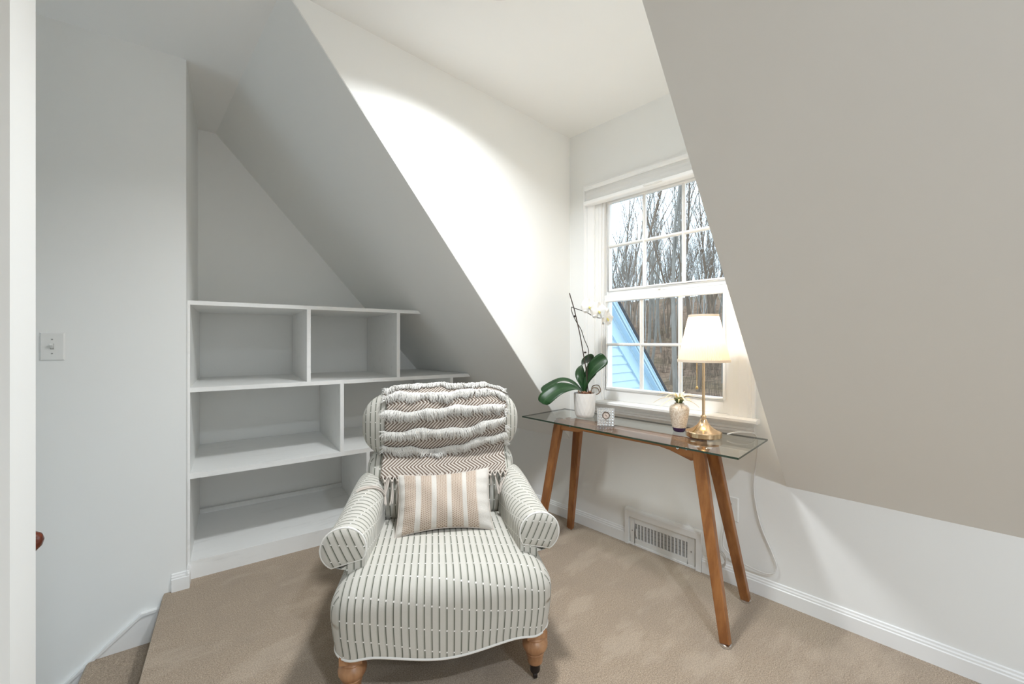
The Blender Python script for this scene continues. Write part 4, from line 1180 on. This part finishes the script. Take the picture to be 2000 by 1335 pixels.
        m = MB(); m.tube([R @ Vector((0, -.004, 0)), R @ Vector((0, -.014, -.008)), R @ Vector((0, -.013, -.018))], [.004, .006, .002], 8); m.build('lip', M_LIP, sp_, smooth=.9)
    flower(Vector((.022, -.020, .672)), radians(20), radians(-12), 1.35)
    flower(Vector((.078, -.030, .645)), radians(26), radians(-6), 1.5)
    flower(Vector((.128, -.024, .604)), radians(52), radians(6), 1.5)
    for a, b in (((.0, -.006, .645), (.026, -.014, .688)), ((.05, -.009, .618), (.076, -.020, .660)), ((.10, -.012, .606), (.126, -.02, .626))):
        m = MB(); m.tube([a, b], .0016, 6); m.build('flower_stalk', M_STEM, sp_)
build_orchid()

# ================================================================== OUTSIDE THE WINDOW
def build_wing():
    yw = 3.0; XA, XE = 2.55, 8.2
    def zr(x): return 1.750 - .966 * (x - 4.491)      # line of the rake on the wall
    t = thing('gable_wing', 'pale blue clapboard gable wing with dark roof edge outside the window', 'building', (XA, yw, -3.2))
    q = lambda x, y, z: (x - XA, y - yw, z + 3.2)
    m = MB(); m.prism([q(XA, yw + .02, -3.2), q(XE, yw + .02, -3.2), q(XE, yw + .02, zr(XE) - .08), q(XA, yw + .02, zr(XA) - .08)], (0, .1, 0)); m.build('wall', M_SIDING, t)
    e = .112; z = -0.62
    while z < 3.0:
        xe = 4.491 + (1.750 - .33 - z) / .966; xe2 = 4.491 + (1.750 - .33 - z - e) / .966
        if xe2 > XA + .05:
            m = MB(); a, b, c, d = (XA, z), (xe, z), (xe2, z + e), (XA, z + e)
            V = [q(XA, yw - .022, z), q(xe, yw - .022, z), q(xe2, yw - .006, z + e), q(XA, yw - .006, z + e), q(XA, yw + .02, z), q(xe, yw + .02, z), q(xe2, yw + .02, z + e), q(XA, yw + .02, z + e)]
            m.add(V, [(0, 1, 2, 3), (4, 0, 3, 7), (1, 5, 6, 2), (0, 4, 5, 1), (3, 2, 6, 7)]); m.build('clapboard', M_SIDING, t)
        z += e
    up = Vector((.966, 0, 1)).normalized()
    A = Vector((XA, yw, zr(XA))); B = Vector((XE, yw, zr(XE)))
    def band(name, mat, o0, o1, y0, y1):
        P = [A + up * o0, B + up * o0, B + up * o1, A + up * o1]
        m = MB(); m.prism([q(p.x, yw + y1, p.z) for p in P], (0, y0 - y1, 0)); return m.build(name, mat, t)
    band('frieze_board', M_FASCIA, -.263, -.100, -.040, .0)
    band('frieze_bead', M_SIDING, -.112, -.090, -.055, .0)
    band('soffit', M_FASCIA, -.092, -.076, -.125, .1)
    band('rake_fascia', M_SIDING, -.066, -.020, -.140, -.118)
    band('rake_moulding', M_SIDING, -.034, -.014, -.152, -.140)
    band('roof_edge', M_ROOFEDGE, -.014, .022, -.165, .6)
build_wing()

def ground_z(x, y):
    s = max(0.0, x - 14)
    return -3.6 + .092 * s + .00062 * s * s + .4 * sin(x * .21 + y * .13) + .3 * sin(y * .31)
def build_ground():
    m = MB(); xs = [2.6, 5, 9] + lin(13, 130, 60); ys = lin(-60, 130, 70)
    m.grid(lambda u, v: (u, v, ground_z(u, v)), xs, ys, flip=True)
    m.build('ground', M_LITTER, smooth=3.14, kind='structure')
build_ground()

def tree_mesh(seed, H, r0, mat, spread=.35, lean=.03, fork=None):
    rnd = random.Random(seed); m = MB()
    def limb(p, d, L, r, lev):
        P = [p]; n = 5 if lev == 0 else 4 if lev == 1 else 3; dd = d.copy()
        R = [r]
        for i in range(n):
            dd = (dd + Vector((rnd.gauss(0, .07 + .05 * lev), rnd.gauss(0, .07 + .05 * lev), .05 * (lev > 0)))).normalized()
            P.append(P[-1] + dd * L / n); R.append(r * (1 - .80 * (i + 1) / n) + .002)
        m.tube(P, R, 6 if lev == 0 else 4 if lev == 1 else 3, caps=False)
        if lev >= 3: return
        k = [12, 6, 3][lev]
        for j in range(k):
            f = rnd.uniform(.30 if lev == 0 else .25, .98); i = min(n - 1, int(f * n)); b = P[i].lerp(P[i + 1], f * n - i)
            a = rnd.uniform(0, 2 * pi); o = Vector((cos(a), sin(a), 0))
            nd = (dd * rnd.uniform(.7, 1.1) + o * rnd.uniform(.25, .62) + Vector((0, 0, .5))).normalized()
            limb(b, nd, L * rnd.uniform(.26, .46) * (1.15 - .45 * f), max(.006, r * (1 - .75 * f) * .48), lev + 1)
    limb(Vector((0, 0, -.4)), Vector((rnd.gauss(0, lean), rnd.gauss(0, lean), 1)).normalized(), H, r0, 0)
    return m, mat
def settle(o, m, r, done, rnd):
    """turns (then shifts) a tree until none of its branches crosses those already standing"""
    x0, y0 = o.location.x, o.location.y; F = [f for f in m.f]; V = [Vector(v) for v in m.v]; best = None
    for a in range(34):
        if a:
            o.rotation_euler.z = rnd.uniform(0, 6.28)
            q = .06 * max(0, a - 3) * r; x = x0 + rnd.uniform(-q, q); y = y0 + rnd.uniform(-q, q); o.location = (x, y, ground_z(x, y))
        M = Matrix.LocRotScale(o.location, o.rotation_euler, o.scale); t = BVHTree.FromPolygons([M @ v for v in V], F)
        hits = sum(1 for b, bx, by, br in done if (bx - o.location.x) ** 2 + (by - o.location.y) ** 2 < (r + br) ** 2 and t.overlap(b))
        if best is None or hits < best[0]: best = (hits, o.location.copy(), o.rotation_euler.z, t)
        if not hits: break
    o.location = best[1]; o.rotation_euler.z = best[2]; done.append((best[3], o.location.x, o.location.y, r))
def build_forest():
    standing = []
    rnd = random.Random(21); protos = []
    kinds = ['grey', 'grey', 'brown', 'brown', 'pale', 'grey', 'brown']
    for i, kd in enumerate(kinds):
        m, mat = tree_mesh(100 + i, [15, 17, 14, 18, 12, 13, 16][i], [.12, .15, .09, .15, .075, .08, .11][i], M_BARK[{'grey': 0, 'brown': 1, 'pale': 2}[kd]])
        protos.append((m, mat, kd))
    labs = {'grey': 'bare grey-barked tree in the wood outside the window', 'brown': 'bare brown-barked tree in the wood outside the window', 'pale': 'slim bare pale-barked tree in the wood outside the window'}
    made = [None] * len(protos)
    rad = [max(sqrt(v[0] ** 2 + v[1] ** 2) for v in m.v) for m, _, _ in protos]
    spots = []
    def place(r, gen, tries):
        best = None
        for _ in range(tries):
            x, y = gen(); c = min([sqrt((x - a) ** 2 + (y - b) ** 2) / (r + q) for a, b, q in spots], default=9)
            if best is None or c > best[0]: best = (c, x, y)
            if c > 1.05: break
        spots.append((best[1], best[2], r)); return best[1], best[2]
    for n in range(290):
        i = rnd.randrange(len(protos)); m, mat, kd = protos[i]; s = rnd.uniform(.75, 1.15)
        near = n < 150; front = n < 16
        if front: i = (0, 1, 3, 6)[n % 4]; m, mat, kd = protos[i]; s = rnd.uniform(1.0, 1.15)
        def gen():
            if front: x = rnd.uniform(23, 42); return x, x * rnd.uniform(.33, .70)
            x = (24 + 60 * rnd.random() ** 1.1) if near else rnd.uniform(68, 126)
            return x, x * rnd.uniform(.15, .82) + rnd.uniform(-1, 1)
        x, y = place(rad[i] * s, gen, 90)
        if made[i] is None: o = m.build('bare_tree', mat, smooth=3.14); made[i] = o
        else: o = share(made[i], 'bare_tree')
        o.location = (x, y, ground_z(x, y)); o.rotation_euler = (0, 0, rnd.uniform(0, 6.28)); o.scale = (s, s, s); settle(o, m, rad[i] * s, standing, rnd)
        tag(o, labs[kd], 'tree', kd + '-barked trees in the wood')
    # brushy saplings between the trunks
    pr = []
    for i in range(3):
        r2 = random.Random(60 + i); m = MB()
        for k in range(26):
            a = r2.uniform(0, 6.28); d = Vector((cos(a) * .20, sin(a) * .20, 1)).normalized(); p = Vector((r2.uniform(-.5, .5), r2.uniform(-.5, .5), -.1)); L = r2.uniform(1.2, 3.6)
            q = p + d * L * .5 + Vector((r2.gauss(0, .08), r2.gauss(0, .08), 0)); e = q + (d + Vector((r2.gauss(0, .14), r2.gauss(0, .14), 0))).normalized() * L * .5
            m.tube([p, q, e], [.014, .009, .003], 3, caps=False)
            for j in range(4):
                f = r2.random(); b = q.lerp(e, f); w = b + Vector((r2.gauss(0, .18), r2.gauss(0, .18), r2.uniform(.1, .6))); m.tube([b, w], [.006, .002], 3, caps=False)
        pr.append(m)
    made = [None] * 3
    spots = [(a, b, .55) for a, b, q in spots]          # brush only has to clear the trunks
    rad2 = [max(sqrt(v[0] ** 2 + v[1] ** 2) for v in m.v) for m in pr]
    for k in range(90):
        i = k % 3; s = rnd.uniform(.7, 1.3)
        def gen():
            x = 22 + 55 * rnd.random() ** 1.2; return x, x * rnd.uniform(.18, .78)
        x, y = place(rad2[i] * s, gen, 120)
        if made[i] is None: o = pr[i].build('brush_thicket', M_BARK[1], smooth=3.14); made[i] = o
        else: o = share(made[i], 'brush_thicket')
        o.location = (x, y, ground_z(x, y)); o.rotation_euler = (0, 0, rnd.uniform(0, 6.28)); o.scale = (s, s, s); settle(o, pr[i], rad2[i] * s, standing, rnd)
        tag(o, 'low leafless brown brush on the wooded slope outside the window', 'bush', 'brush on the wooded slope')
build_forest()
